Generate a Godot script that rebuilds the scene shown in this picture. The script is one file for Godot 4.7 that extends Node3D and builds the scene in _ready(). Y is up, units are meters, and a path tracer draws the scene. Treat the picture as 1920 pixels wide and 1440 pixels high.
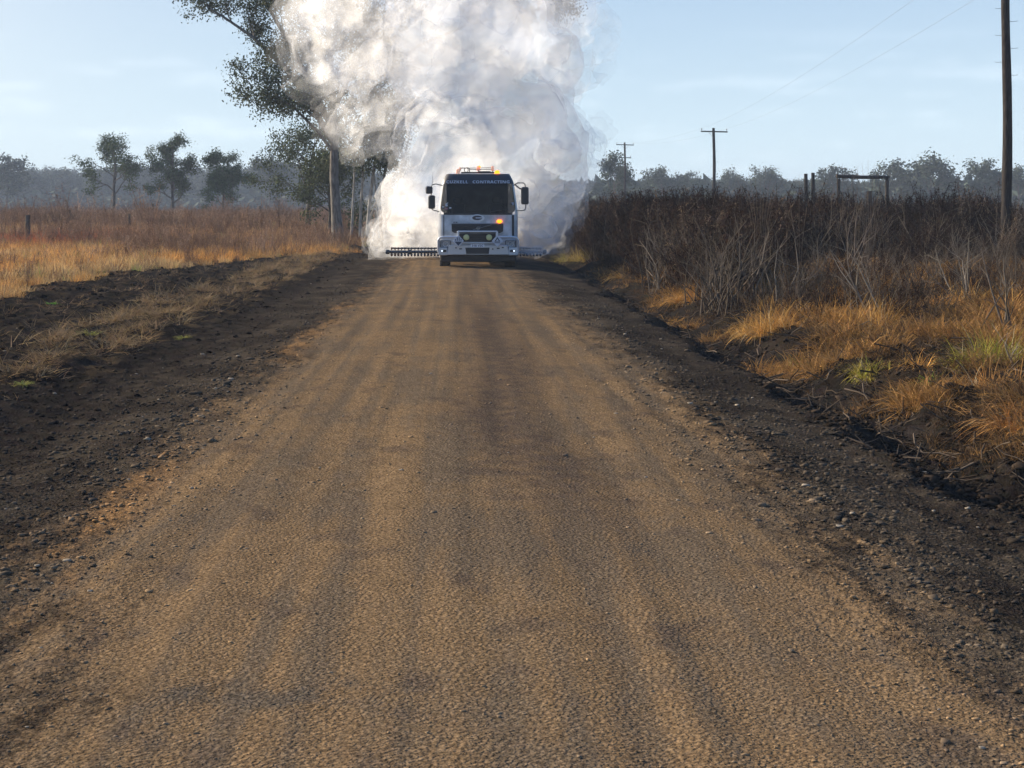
extends Node3D

# Units are metres. The road runs away from the camera along -z, its crown at x = 0.
var rng := RandomNumberGenerator.new()
var n1 := FastNoiseLite.new()
var n2 := FastNoiseLite.new()
var n3 := FastNoiseLite.new()
var used := {}
var mats := {}


class MB:
	# a mesh under construction
	var v := PackedVector3Array()
	var n := PackedVector3Array()
	var c := PackedColorArray()
	var idx := PackedInt32Array()
	var col := Color.WHITE

	func vert(p: Vector3, nn: Vector3) -> int:
		v.append(p)
		n.append(nn)
		c.append(col)
		return v.size() - 1

	func tri(a: Vector3, b: Vector3, d: Vector3) -> void:
		var nn := (d - a).cross(b - a).normalized()
		var k := v.size()
		for p in [a, b, d]:
			v.append(p)
			n.append(nn)
			c.append(col)
		idx.append_array([k, k + 1, k + 2])

	func quad(a: Vector3, b: Vector3, d: Vector3, e: Vector3) -> void:
		var nn := (d - a).cross(b - a).normalized()
		var k := v.size()
		v.append_array([a, b, d, e])
		n.append_array([nn, nn, nn, nn])
		c.append_array([col, col, col, col])
		idx.append_array([k, k + 1, k + 2, k, k + 2, k + 3])

	# a chamfered box: size s round centre at, turned by b
	func box(at: Vector3, s: Vector3, ch := 0.0, b := Basis.IDENTITY) -> void:
		var h := s * 0.5
		var k: float = minf(ch, minf(h.x, minf(h.y, h.z)) * 0.98)
		var ax := [Vector3.RIGHT, Vector3.UP, Vector3.BACK]
		if k <= 0.0:
			for i in 3:
				for sg in [-1.0, 1.0]:
					var w: Vector3 = ax[i] * sg
					var u: Vector3 = ax[(i + 1) % 3]
					var t: Vector3 = w.cross(u)
					face(at, b, [w * h + (-u - t) * h, w * h + (u - t) * h, w * h + (u + t) * h, w * h + (-u + t) * h], w)
			return
		var i3 := h - Vector3.ONE * k
		for i in 3:
			for sg in [-1.0, 1.0]:
				var w: Vector3 = ax[i] * sg
				var u: Vector3 = ax[(i + 1) % 3]
				var t: Vector3 = ax[(i + 2) % 3]
				face(at, b, [w * h + (-u - t) * i3, w * h + (u - t) * i3, w * h + (u + t) * i3, w * h + (-u + t) * i3], w)
		for i in 3:
			var e: Vector3 = ax[i]
			var u: Vector3 = ax[(i + 1) % 3]
			var t: Vector3 = ax[(i + 2) % 3]
			for su in [-1.0, 1.0]:
				for stt in [-1.0, 1.0]:
					var p: Vector3 = u * h * su + t * i3 * stt
					var q: Vector3 = u * i3 * su + t * h * stt
					face(at, b, [p - e * i3, p + e * i3, q + e * i3, q - e * i3], (u * su + t * stt).normalized())
		for sx in [-1.0, 1.0]:
			for sy in [-1.0, 1.0]:
				for sz in [-1.0, 1.0]:
					var m := Vector3(sx, sy, sz)
					var a: Vector3 = Vector3(h.x, i3.y, i3.z) * m
					var d: Vector3 = Vector3(i3.x, h.y, i3.z) * m
					var e2: Vector3 = Vector3(i3.x, i3.y, h.z) * m
					face(at, b, [a, d, e2], m.normalized())

	# a flat polygon given round its edge, turned so that it faces w
	func face(at: Vector3, b: Basis, ps: Array, w: Vector3) -> void:
		var k := v.size()
		var nn: Vector3 = (b * w).normalized()
		for p in ps:
			v.append(at + b * p)
			n.append(nn)
			c.append(col)
		var a: Vector3 = ps[0]
		var flip: bool = (ps[2] - a).cross(ps[1] - a).dot(w) < 0.0
		for j in range(1, ps.size() - 1):
			if flip:
				idx.append_array([k, k + j + 1, k + j])
			else:
				idx.append_array([k, k + j, k + j + 1])

	# a round tube through points, radii one for each
	func tube(pts: Array, rad: Array, sides := 8, caps := true) -> void:
		var first := v.size()
		var np := pts.size()
		var up := Vector3.UP
		var prev := Vector3.ZERO
		for i in np:
			var dir: Vector3
			if i == 0:
				dir = pts[1] - pts[0]
			elif i == np - 1:
				dir = pts[i] - pts[i - 1]
			else:
				dir = (pts[i + 1] - pts[i]).normalized() + (pts[i] - pts[i - 1]).normalized()
			dir = dir.normalized()
			if i == 0:
				up = Vector3.RIGHT if absf(dir.y) > 0.9 else Vector3.UP
			else:
				up = prev
			var s: Vector3 = dir.cross(up).normalized()
			var u: Vector3 = s.cross(dir).normalized()
			prev = u
			var r: float = rad[i] if rad.size() > 1 else rad[0]
			for j in sides:
				var a := TAU * j / sides
				var o: Vector3 = s * cos(a) + u * sin(a)
				v.append(pts[i] + o * r)
				n.append(o)
				c.append(col)
		for i in np - 1:
			for j in sides:
				var a := first + i * sides + j
				var b := first + i * sides + (j + 1) % sides
				idx.append_array([a, b, a + sides, b, b + sides, a + sides])
		if caps:
			for e in [0, np - 1]:
				var w: Vector3 = (pts[0] - pts[1]) if e == 0 else (pts[np - 1] - pts[np - 2])
				var ps := []
				for j in sides:
					ps.append(v[first + e * sides + j])
				face(Vector3.ZERO, Basis.IDENTITY, ps, w.normalized())

	# profile points (radius, height) turned round axis y of basis b at at
	func lathe(at: Vector3, prof: Array, sides := 16, b := Basis.IDENTITY) -> void:
		for i in prof.size() - 1:
			var p: Vector2 = prof[i]
			var q: Vector2 = prof[i + 1]
			var sl := Vector2(p.y - q.y, q.x - p.x).normalized()
			var k := v.size()
			for j in sides + 1:
				var a := TAU * j / sides
				var o := Vector3(cos(a), 0, sin(a))
				var nn: Vector3 = (b * (o * sl.x + Vector3.UP * sl.y)).normalized()
				v.append(at + b * (o * p.x + Vector3.UP * p.y))
				v.append(at + b * (o * q.x + Vector3.UP * q.y))
				n.append(nn)
				n.append(nn)
				c.append(col)
				c.append(col)
			for j in sides:
				var a := k + j * 2
				idx.append_array([a, a + 1, a + 2, a + 2, a + 1, a + 3])

	# an outline in the xy plane (around the edge) pushed out along z by depth, with a small chamfer
	func prism(at: Vector3, outline: PackedVector2Array, depth: float, ch := 0.0, b := Basis.IDENTITY) -> void:
		var o := outline
		if Geometry2D.is_polygon_clockwise(o):
			o.reverse()
		var inner := o
		if ch > 0.0:
			var got := Geometry2D.offset_polygon(o, -ch)
			if got.size() == 1 and got[0].size() == o.size():
				inner = got[0]
				# line up the starts
				var best := 0
				var bd := 1e9
				for j in inner.size():
					var d2 := inner[j].distance_squared_to(o[0])
					if d2 < bd:
						bd = d2
						best = j
				var turned := PackedVector2Array()
				for j in inner.size():
					turned.append(inner[(j + best) % inner.size()])
				inner = turned
			else:
				ch = 0.0
		var ti := Geometry2D.triangulate_polygon(inner)
		for sg in [1.0, -1.0]:
			var z: float = depth * 0.5 * sg
			var k := v.size()
			for p in inner:
				v.append(at + b * Vector3(p.x, p.y, z))
				n.append(b * Vector3(0, 0, sg))
				c.append(col)
			for j in range(0, ti.size(), 3):
				var p0: Vector2 = inner[ti[j]]
				var cw: bool = (inner[ti[j + 1]] - p0).cross(inner[ti[j + 2]] - p0) < 0.0
				if cw == (sg > 0.0):
					idx.append_array([k + ti[j], k + ti[j + 1], k + ti[j + 2]])
				else:
					idx.append_array([k + ti[j], k + ti[j + 2], k + ti[j + 1]])
		for j in o.size():
			var p: Vector2 = o[j]
			var q: Vector2 = o[(j + 1) % o.size()]
			var w := Vector3(q.y - p.y, p.x - q.x, 0).normalized()
			var h := depth * 0.5 - ch
			face(at, b, [Vector3(p.x, p.y, -h), Vector3(q.x, q.y, -h), Vector3(q.x, q.y, h), Vector3(p.x, p.y, h)], w)
			if ch > 0.0:
				var pi: Vector2 = inner[j]
				var qi: Vector2 = inner[(j + 1) % o.size()]
				for sg in [1.0, -1.0]:
					face(at, b, [Vector3(p.x, p.y, h * sg), Vector3(q.x, q.y, h * sg), Vector3(qi.x, qi.y, depth * 0.5 * sg), Vector3(pi.x, pi.y, depth * 0.5 * sg)], (w + Vector3(0, 0, sg)).normalized())

	func mesh() -> ArrayMesh:
		var a := []
		a.resize(Mesh.ARRAY_MAX)
		a[Mesh.ARRAY_VERTEX] = v
		a[Mesh.ARRAY_NORMAL] = n
		a[Mesh.ARRAY_COLOR] = c
		a[Mesh.ARRAY_INDEX] = idx
		var m := ArrayMesh.new()
		m.add_surface_from_arrays(Mesh.PRIMITIVE_TRIANGLES, a)
		return m


func lin(r: float, g: float, b: float, a := 1.0) -> Color:
	# a linear base colour as the sRGB value that albedo_color takes
	var c := Color(r, g, b).linear_to_srgb()
	c.a = a
	return c


func mat(key: String, base: Color, rough := 0.8, metal := 0.0, spec := 0.5) -> StandardMaterial3D:
	if mats.has(key):
		return mats[key]
	var m := StandardMaterial3D.new()
	m.resource_name = key
	m.albedo_color = base
	m.roughness = rough
	m.metallic = metal
	m.metallic_specular = spec
	mats[key] = m
	return m


func numbered(called: String) -> String:
	var k: int = used.get(called, 0)
	used[called] = k + 1
	return called if k == 0 else "%s_%03d" % [called, k]


func obj(called: String, m: Mesh, material: Material, parent: Node = self) -> MeshInstance3D:
	var o := MeshInstance3D.new()
	o.name = numbered(called) if parent == self else called
	o.mesh = m
	o.material_override = material
	parent.add_child(o, true)
	return o


func tag(o: Node, label: String, category := "", group := "", kind := "") -> Node:
	if label:
		o.set_meta("label", label)
	if category:
		o.set_meta("category", category)
	if group:
		o.set_meta("group", group)
	if kind:
		o.set_meta("kind", kind)
	return o


func thing(called: String, label: String, category: String, at := Vector3.ZERO, group := "") -> Node3D:
	var o := Node3D.new()
	o.name = numbered(called)
	add_child(o)
	o.position = at
	tag(o, label, category, group)
	return o


func scatter(called: String, m: Mesh, material: Material, where: Array, cols: Array, parent: Node = self) -> MultiMeshInstance3D:
	var mm := MultiMesh.new()
	mm.transform_format = MultiMesh.TRANSFORM_3D
	mm.use_colors = cols.size() > 0
	mm.mesh = m
	mm.instance_count = where.size()
	for i in where.size():
		mm.set_instance_transform(i, where[i])
		if cols.size():
			mm.set_instance_color(i, cols[i])
	var o := MultiMeshInstance3D.new()
	o.name = numbered(called) if parent == self else called
	o.multimesh = mm
	o.material_override = material
	parent.add_child(o, true)
	return o


func set_view_and_light() -> void:
	rng.seed = 20
	n1.seed = 11
	n1.frequency = 1.0
	n1.fractal_type = FastNoiseLite.FRACTAL_NONE
	n2.seed = 23
	n2.frequency = 1.0
	n2.fractal_octaves = 3
	n3.seed = 37
	n3.noise_type = FastNoiseLite.TYPE_CELLULAR
	n3.frequency = 1.0
	n3.fractal_type = FastNoiseLite.FRACTAL_NONE
	# camera: standing on the crown of the road, looking level along it with a long lens
	var cam := Camera3D.new()
	cam.name = "camera"
	cam.projection = Camera3D.PROJECTION_FRUSTUM
	cam.near = 0.1
	cam.far = 6000.0
	cam.size = 0.05
	cam.frustum_offset = Vector2(0.00375, -0.01163)
	cam.position = Vector3(0, 1.9, 0)
	add_child(cam)
	cam.current = true
	# sky
	var env := Environment.new()
	env.background_mode = Environment.BG_SKY
	var sky := Sky.new()
	var sm := ProceduralSkyMaterial.new()
	sm.sky_top_color = Color(0.12, 0.39, 0.66)
	sm.sky_horizon_color = Color(0.775, 0.85, 0.87)
	sm.sky_curve = 0.16
	sm.sky_energy_multiplier = 0.945
	sm.ground_horizon_color = Color(0.5, 0.47, 0.44)
	sm.ground_bottom_color = Color(0.22, 0.19, 0.16)
	sm.ground_curve = 0.05
	sm.sun_angle_max = 100.0
	sm.sun_curve = 0.32
	# faint wisps of cloud low over the horizon, all the way round
	var wisps := Image.create(2048, 1024, false, Image.FORMAT_RGBA8)
	for row in range(460, 510):
		var up := (512.0 - row) / 1024.0 * 180.0
		for i in 2048:
			var a := TAU * i / 2048.0
			var v := n2.get_noise_3d(cos(a) * 5.0, sin(a) * 5.0, up * 1.6) + 0.5 * n2.get_noise_3d(cos(a) * 17.0, sin(a) * 17.0, up * 4.0)
			var k: float = smoothstep(0.12, 0.6, v) * smoothstep(0.5, 1.6, up) * (1.0 - smoothstep(3.6, 7.5, up))
			wisps.set_pixel(i, row, Color(1.0, 0.98, 0.95, k))
	sm.sky_cover = ImageTexture.create_from_image(wisps)
	sm.sky_cover_modulate = Color(1, 1, 1, 0.085)
	sky.sky_material = sm
	env.sky = sky
	env.tonemap_mode = Environment.TONE_MAPPER_LINEAR
	env.tonemap_exposure = 1.7
	env.fog_enabled = true
	env.fog_density = 0.00055
	env.fog_light_color = Color(0.86, 0.92, 1.0)
	env.volumetric_fog_enabled = true
	env.volumetric_fog_density = 0.0
	env.sdfgi_enabled = true
	env.ssao_enabled = true
	env.ssil_enabled = true
	var we := WorldEnvironment.new()
	we.environment = env
	add_child(we)
	# a low morning sun from the left, a little beyond the truck
	var sun := DirectionalLight3D.new()
	sun.name = "sun"
	var el := deg_to_rad(25.0)
	var az := deg_to_rad(28.0)
	var towards := Vector3(cos(az) * cos(el), -sin(el), sin(az) * cos(el))
	sun.light_energy = 1.6
	sun.light_color = Color(1.0, 0.945, 0.86)
	sun.light_angular_distance = 0.5
	sun.shadow_enabled = true
	add_child(sun)
	sun.look_at(towards, Vector3.UP)


# ---------------------------------------------------------------- the ground
func ss(a: float, b: float, x: float) -> float:
	return smoothstep(a, b, x)


# broad shape of the land: d metres along the road, x across it
func land(x: float, d: float) -> float:
	var a := absf(x)
	var y := -0.022 * minf(a, 2.4)
	if x < 0.0:
		y -= 0.07 * ss(2.3, 3.8, a)
		y += 0.10 * exp(-pow((a - 5.0) / 0.45, 2.0)) * ss(11.0, 18.0, d) * (0.6 + 0.8 * n1.get_noise_2d(d * 0.5, 3.0))
		y += 0.08 * ss(7.0, 10.0, a)
		y += 0.75 * ss(45.0, 120.0, d) * ss(6.0, 14.0, a)
		y += 0.16 * exp(-pow((a - 3.55) / 0.5, 2.0) - pow((d - 10.1) / 0.9, 2.0))
	else:
		y -= 0.12 * ss(2.4, 3.4, a)
		y -= 0.30 * ss(3.5, 4.2, a + 0.35 * n1.get_noise_2d(d * 0.35, 9.0))
		y += 0.42 * ss(4.3, 5.6, a + 0.5 * n1.get_noise_2d(d * 0.4, 19.0))
		y += 0.25 * ss(5.0, 12.0, a)
		y += 0.25 * ss(45.0, 110.0, d) * ss(5.0, 14.0, a)
	return y


# how far a spot is the pale beaten road (1) and not the dark loose gravel (0)
func roadness(x: float, d: float) -> float:
	var w := 0.35 * n2.get_noise_2d(x * 0.7, d * 0.22) + 0.26 * n1.get_noise_2d(x * 5.0, d * 1.1) + 0.24 * n1.get_noise_2d(x * 11.0, d * 7.0)
	return 1.0 - ss(-0.55, 0.35, absf(x + 0.05) - 2.32 + 0.42 * ss(9.0, 45.0, d) + (0.85 * (1.0 - ss(5.0, 9.5, d)) if x < 0.0 else 0.0) + w)


func surf(x: float, d: float) -> float:
	var y := land(x, d)
	var a := absf(x)
	var rough := lerpf(0.0009, 0.011, ss(1.2, 2.5, a + 0.5 * n1.get_noise_2d(x, d * 0.4)))
	if d < 24.0:
		y += rough * (0.45 * n1.get_noise_2d(x * 15.0, d * 19.0) + 0.75 * n1.get_noise_2d(x * 33.0, d * 37.0))
	# ruts
	y += 0.012 * n1.get_noise_2d(x * 2.2, d * 0.08)
	if a > 2.5:
		var k := ss(2.5, 4.0, a)
		y += k * (0.045 * n2.get_noise_2d(x * 1.6, d * 1.6) + 0.03 * absf(n2.get_noise_2d(x * 5.0 + 9.0, d * 5.0)))
		if x < -3.4:
			var f := ss(3.4, 5.5, a) * ss(13.0, 17.0, d) * (1.0 - ss(9.0, 11.0, a))
			y += f * 0.08 * absf(n2.get_noise_2d(x * 2.6, d * 2.2 + 30.0)) 
		if x > 3.8:
			y += 0.12 * ss(3.8, 5.0, a) * n2.get_noise_2d(x * 1.3 + 5.0, d * 1.3) + 0.05 * ss(3.9, 4.6, a) * n2.get_noise_2d(x * 5.0 + 5.0, d * 5.0) + 0.035 * ss(3.6, 4.4, a) * n2.get_noise_2d(x * 13.0, d * 13.0)
	return y


func shade_of(x: float, d: float) -> Color:
	# base colours, linear
	var r := roadness(x, d)
	var s := n1.get_noise_2d(x * 4.5, d * 0.10)          # streaks left by wheels
	var s2 := n1.get_noise_2d(x * 11.0 + 30.0, d * 0.16)
	var p := n2.get_noise_2d(x * 0.8, d * 0.45)           # patches
	var q := n2.get_noise_2d(x * 3.0 + 12.0, d * 2.4)
	var tan_ := Color(0.240, 0.158, 0.086)
	var grey := Color(0.165, 0.121, 0.079)
	var mauve := Color(0.106, 0.078, 0.058)
	var c := tan_.lerp(grey, clampf(0.45 + 0.8 * s + 0.4 * s2 + 0.9 * p + 0.5 * q, 0.0, 1.0))
	# the damp middle strip
	var mid: float = exp(-pow((x - 0.45 - 0.3 * (1.0 - ss(9.0, 13.0, d)) - 0.25 * n1.get_noise_2d(d * 0.12, 4.0)) / 0.42, 2.0)) * ss(7.0, 12.0, d) * (1.0 - 0.6 * ss(24.0, 34.0, d))
	c = c.lerp(mauve, clampf(mid * (0.85 + 0.8 * q), 0.0, 0.9))
	c = c.lerp(mauve, clampf(1.6 * (n2.get_noise_2d(x * 1.4 + 70.0, d * 0.9) - 0.22) + 0.6 * q - 0.1, 0.0, 0.6))
	# a damp scrape across the near left wheel track
	var scrape: float = exp(-pow((d - 6.0 - 0.06 * n1.get_noise_2d(x * 2.0, 50.0)) / 0.14, 2.0)) * ss(-1.35, -1.0, x) * (1.0 - ss(-0.45, -0.05, x))
	c = c.lerp(Color(0.125, 0.100, 0.074), clampf(scrape * (0.8 + 2.0 * q), 0.0, 0.85))
	# orange clay along the left edge
	var clay: float = exp(-pow((x + 2.2 + 0.15 * n1.get_noise_2d(d * 0.5, 6.0)) / 0.20, 2.0)) * clampf(0.35 + 1.6 * n1.get_noise_2d(d * 0.16 + 2.0, 8.0) + 1.2 * n2.get_noise_2d(x * 4.0, d * 1.4), 0.0, 1.0)
	c = c.lerp(Color(0.34, 0.185, 0.075), clay * 0.75)
	var loose := Color(0.038, 0.031, 0.025).lerp(Color(0.088, 0.070, 0.051), clampf(0.35 + p + 0.5 * q, 0.0, 1.0))
	var soil := Color(0.017, 0.0148, 0.0132).lerp(Color(0.042, 0.035, 0.030), clampf(0.3 + 0.8 * q + 0.5 * p, 0.0, 1.0))
	loose = loose.lerp(soil, ss(3.0, 4.4, absf(x) + 0.5 * p))
	c = loose.lerp(c, r * (0.86 + 0.14 * clampf(1.0 + 3.0 * q, 0.0, 1.0)))
	# litter and dry stalks lying on the left ridge, red earth on the right bank
	if x < -4.0:
		var lit := clampf(1.5 * n2.get_noise_2d(x * 2.0, d * 1.2 + 60.0) - 0.1 + 0.5 * exp(-pow((x + 5.0) / 0.5, 2.0)), 0.0, 1.0)
		c = c.lerp(Color(0.17, 0.12, 0.065), lit * 0.45 * ss(14.0, 20.0, d))
		c = c.lerp(Color(0.20, 0.125, 0.06), ss(9.0, 11.0, -x) * 0.8)
	elif x > 4.4:
		c = c.lerp(Color(0.030, 0.021, 0.014), ss(4.4, 5.2, x) * 0.7)
	var g := 1.0 + 0.28 * n1.get_noise_2d(x * 23.0, d * 25.0) * (1.0 - ss(10.0, 30.0, d))
	c *= g * 1.15
	c.a = 1.0
	return c


# adds the surface between x0..x1 and d0..d1 as a grid
func patch(m: MB, x0: float, x1: float, nx: int, ds: PackedFloat32Array) -> void:
	var first := m.v.size()
	var nd := ds.size()
	for j in nd:
		var d := ds[j]
		for i in nx + 1:
			var x := lerpf(x0, x1, float(i) / nx)
			m.v.append(Vector3(x, surf(x, d), -d))
			m.c.append(shade_of(x, d))
	var w := nx + 1
	for j in nd:
		for i in w:
			var l := m.v[first + j * w + maxi(i - 1, 0)]
			var r := m.v[first + j * w + mini(i + 1, nx)]
			var b := m.v[first + maxi(j - 1, 0) * w + i]
			var f := m.v[first + mini(j + 1, nd - 1) * w + i]
			m.n.append((r - l).cross(f - b).normalized())
	for j in nd - 1:
		for i in nx:
			var a := first + j * w + i
			m.idx.append_array([a, a + w, a + 1, a + 1, a + w, a + w + 1])


func steps(d0: float, d1: float, dz: float, grow := 0.0) -> PackedFloat32Array:
	var out := PackedFloat32Array()
	var d := d0
	while d < d1 - dz * 0.5:
		out.append(d)
		d += dz
		dz *= 1.0 + grow
	out.append(d1)
	return out


func noise_tex(sd: int, freq: float, kind: int, octaves: int, lo: float, hi: float, size := 512) -> NoiseTexture2D:
	var n := FastNoiseLite.new()
	n.seed = sd
	n.noise_type = kind
	n.frequency = freq
	n.fractal_octaves = octaves
	if kind == FastNoiseLite.TYPE_CELLULAR:
		n.cellular_return_type = FastNoiseLite.RETURN_DISTANCE
	var t := NoiseTexture2D.new()
	t.width = size
	t.height = size
	t.seamless = true
	t.noise = n
	var g := Gradient.new()
	g.set_color(0, Color(lo, lo, lo))
	g.set_color(1, Color(hi, hi, hi))
	t.color_ramp = g
	return t


func build_ground() -> void:
	var grit := mat("gravel_and_dirt", Color.WHITE, 0.95, 0.0, 0.25)
	grit.specular_mode = BaseMaterial3D.SPECULAR_DISABLED
	grit.vertex_color_use_as_albedo = true
	grit.albedo_texture = noise_tex(5, 0.045, FastNoiseLite.TYPE_SIMPLEX, 4, 0.58, 1.0)
	grit.uv1_triplanar = true
	grit.uv1_world_triplanar = true
	grit.uv1_scale = Vector3(1.15, 1.15, 1.15)
	grit.heightmap_enabled = true
	grit.heightmap_texture = noise_tex(8, 0.055, FastNoiseLite.TYPE_SIMPLEX, 4, 0.0, 1.0)
	grit.heightmap_scale = 0.75
	# the road itself and the loose verges on both sides share one surface
	var road := MB.new()
	patch(road, -2.6, 2.6, 312, steps(3.6, 10.0, 0.022, 0.0006))
	patch(road, -2.6, 2.6, 156, steps(10.0, 24.0, 0.045, 0.004))
	patch(road, -2.6, 2.6, 70, steps(24.0, 62.0, 0.18, 0.004))
	patch(road, -2.6, 2.6, 20, steps(62.0, 260.0, 2.0, 0.02))
	tag(obj("road", road.mesh(), grit), "", "", "", "structure")
	var left := MB.new()
	patch(left, -5.0, -2.6, 100, steps(3.6, 12.0, 0.030, 0.001))
	patch(left, -8.6, -2.6, 110, steps(12.0, 26.0, 0.06, 0.004))
	patch(left, -16.6, -2.6, 120, steps(26.0, 75.0, 0.14, 0.006))
	tag(obj("roadside_soil", left.mesh(), grit), "", "", "", "structure")
	var right := MB.new()
	patch(right, 2.6, 5.0, 100, steps(3.6, 12.0, 0.030, 0.001))
	patch(right, 2.6, 10.6, 140, steps(12.0, 26.0, 0.06, 0.004))
	patch(right, 2.6, 20.6, 120, steps(26.0, 75.0, 0.16, 0.006))
	tag(obj("roadside_bank", right.mesh(), grit), "", "", "", "structure")
	# everything beyond, out to the horizon
	var far := MB.new()
	var xs := []
	for i in 61:
		var u := (i - 30) / 30.0
		xs.append(2500.0 * u * absf(u) * absf(u) + 40.0 * u)
	var ds := []
	for i in 70:
		ds.append(-60.0 + 64.0 * i / 20.0 if i < 20 else 4.0 * pow(650.0, (i - 20) / 49.0))
	for j in ds.size():
		for i in xs.size():
			far.v.append(Vector3(xs[i], land(xs[i], ds[j]) - 0.12 - 0.9 * (ss(-20.0, -15.0, xs[i]) - ss(19.0, 24.0, xs[i])) * (1.0 - ss(70.0, 76.0, ds[j])), -ds[j]))
			far.n.append(Vector3.UP)
			var k := 0.5 + 0.5 * n2.get_noise_2d(xs[i] * 0.05, ds[j] * 0.03)
			far.c.append(Color(0.20, 0.125, 0.06).lerp(Color(0.12, 0.08, 0.05), k))
	for j in ds.size() - 1:
		for i in xs.size() - 1:
			var a := j * xs.size() + i
			far.idx.append_array([a, a + xs.size(), a + 1, a + 1, a + xs.size(), a + xs.size() + 1])
	tag(obj("ground", far.mesh(), grit), "", "", "", "structure")


# small stones and clods, each its own little lump
func lump(sd: int, flat: float) -> ArrayMesh:
	var s := SphereMesh.new()
	s.radius = 1.0
	s.height = 2.0
	s.radial_segments = 7
	s.rings = 3
	var a := s.get_mesh_arrays()
	var v: PackedVector3Array = a[Mesh.ARRAY_VERTEX]
	for i in v.size():
		var p := v[i]
		p *= 1.0 + 0.55 * n1.get_noise_3dv(p * 1.4 + Vector3.ONE * sd * 5.0)
		p.y *= flat
		v[i] = p
	a[Mesh.ARRAY_VERTEX] = v
	a[Mesh.ARRAY_TEX_UV] = null
	a[Mesh.ARRAY_TANGENT] = null
	a[Mesh.ARRAY_NORMAL] = null
	var m := ArrayMesh.new()
	m.add_surface_from_arrays(Mesh.PRIMITIVE_TRIANGLES, a)
	var st := SurfaceTool.new()
	st.create_from(m, 0)
	st.deindex()
	st.generate_normals()
	return st.commit()


func build_stones() -> void:
	var sm := mat("stone", Color.WHITE, 0.9, 0.0, 0.3)
	sm.specular_mode = BaseMaterial3D.SPECULAR_DISABLED
	sm.vertex_color_use_as_albedo = true
	var holder := Node3D.new()
	holder.name = "gravel"
	add_child(holder)
	tag(holder, "loose gravel and clods lying over the road and its edges", "gravel", "", "stuff")
	for k in 3:
		var where := []
		var cols := []
		for i in 34000:
			var d := 4.4 * pow(9.0, pow(rng.randf(), 0.85))
			var x := rng.randf_range(-0.42 * d - 1.0, 0.45 * d + 1.0)
			if x < -11.0 or x > 6.0:
				continue
			var a := absf(x)
			var r := roadness(x, d)
			if rng.randf() > lerpf(1.0, 0.10 + 0.55 * ss(1.2, 2.3, a), r):
				continue
			var big := 1.0 + 0.5 * ss(1.4, 2.6, a) + 0.8 * exp(-pow((a - 2.45) / 0.3, 2.0)) * rng.randf()
			var s := (0.003 + 0.009 * pow(rng.randf(), 4.0)) * big * clampf(d / 9.0, 0.8, 1.35)
			if rng.randf() < 0.01:
				s *= 1.9
			var p := Vector3(x, surf(x, d) + s * 0.10, -d)
			where.append(Transform3D(Basis(Vector3.UP, rng.randf() * TAU).scaled(Vector3(s * rng.randf_range(0.8, 1.5), s * rng.randf_range(0.5, 0.9), s)), p))
			var c := shade_of(x, d) * rng.randf_range(0.7, 1.25)
			if rng.randf() < 0.012:
				c = Color(0.26, 0.22, 0.17)
			c.a = 1.0
			cols.append(c)
		scatter("pebbles", lump(k, 0.8), sm, where, cols, holder)
	# clods of turned soil on the left
	var dark := mat("clod", Color.WHITE, 1.0, 0.0, 0.2)
	dark.specular_mode = BaseMaterial3D.SPECULAR_DISABLED
	dark.vertex_color_use_as_albedo = true
	for k in 2:
		var where := []
		var cols := []
		for i in 1700:
			var d := rng.randf_range(13.0, 62.0)
			var x := -rng.randf_range(3.2, 10.5)
			if rng.randf() > 0.25 + 0.75 * ss(4.2, 6.5, -x) or x < -0.34 * d - 1.0:
				continue
			var s := rng.randf_range(0.008, 0.035) * (1.0 + 1.8 * pow(rng.randf(), 8.0))
			where.append(Transform3D(Basis.from_euler(Vector3(rng.randf() * 0.6, rng.randf() * TAU, rng.randf() * 0.6)).scaled(Vector3(s * 1.3, s, s)), Vector3(x, surf(x, d) + s * 0.2, -d)))
			var g := rng.randf_range(0.5, 1.4)
			cols.append(Color(0.020 * g, 0.016 * g, 0.014 * g))
		for i in 2600:
			var d := 11.0 * pow(4.2, pow(rng.randf(), 0.9))
			var x := 3.5 + (0.36 * d - 2.4) * pow(rng.randf(), 1.2)
			var s := rng.randf_range(0.007, 0.028) * (1.0 + 1.5 * pow(rng.randf(), 8.0))
			where.append(Transform3D(Basis.from_euler(Vector3(rng.randf() * 0.6, rng.randf() * TAU, rng.randf() * 0.6)).scaled(Vector3(s * 1.3, s, s)), Vector3(x, surf(x, d) + s * 0.2, -d)))
			var g := rng.randf_range(0.6, 1.7)
			cols.append(Color(0.030 * g, 0.022 * g, 0.016 * g))
		scatter("clods", lump(k + 7, 0.6), dark, where, cols, holder)


# ---------------------------------------------------------------- grass, weeds and brush
func leafy(key: String, through := 0.45) -> StandardMaterial3D:
	var m := mat(key, Color.WHITE, 0.85, 0.0, 0.2)
	m.vertex_color_use_as_albedo = true
	if key != "gum_leaves":
		m.specular_mode = BaseMaterial3D.SPECULAR_DISABLED
	m.backlight_enabled = true
	m.backlight = Color(through, through, through)
	return m


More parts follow.
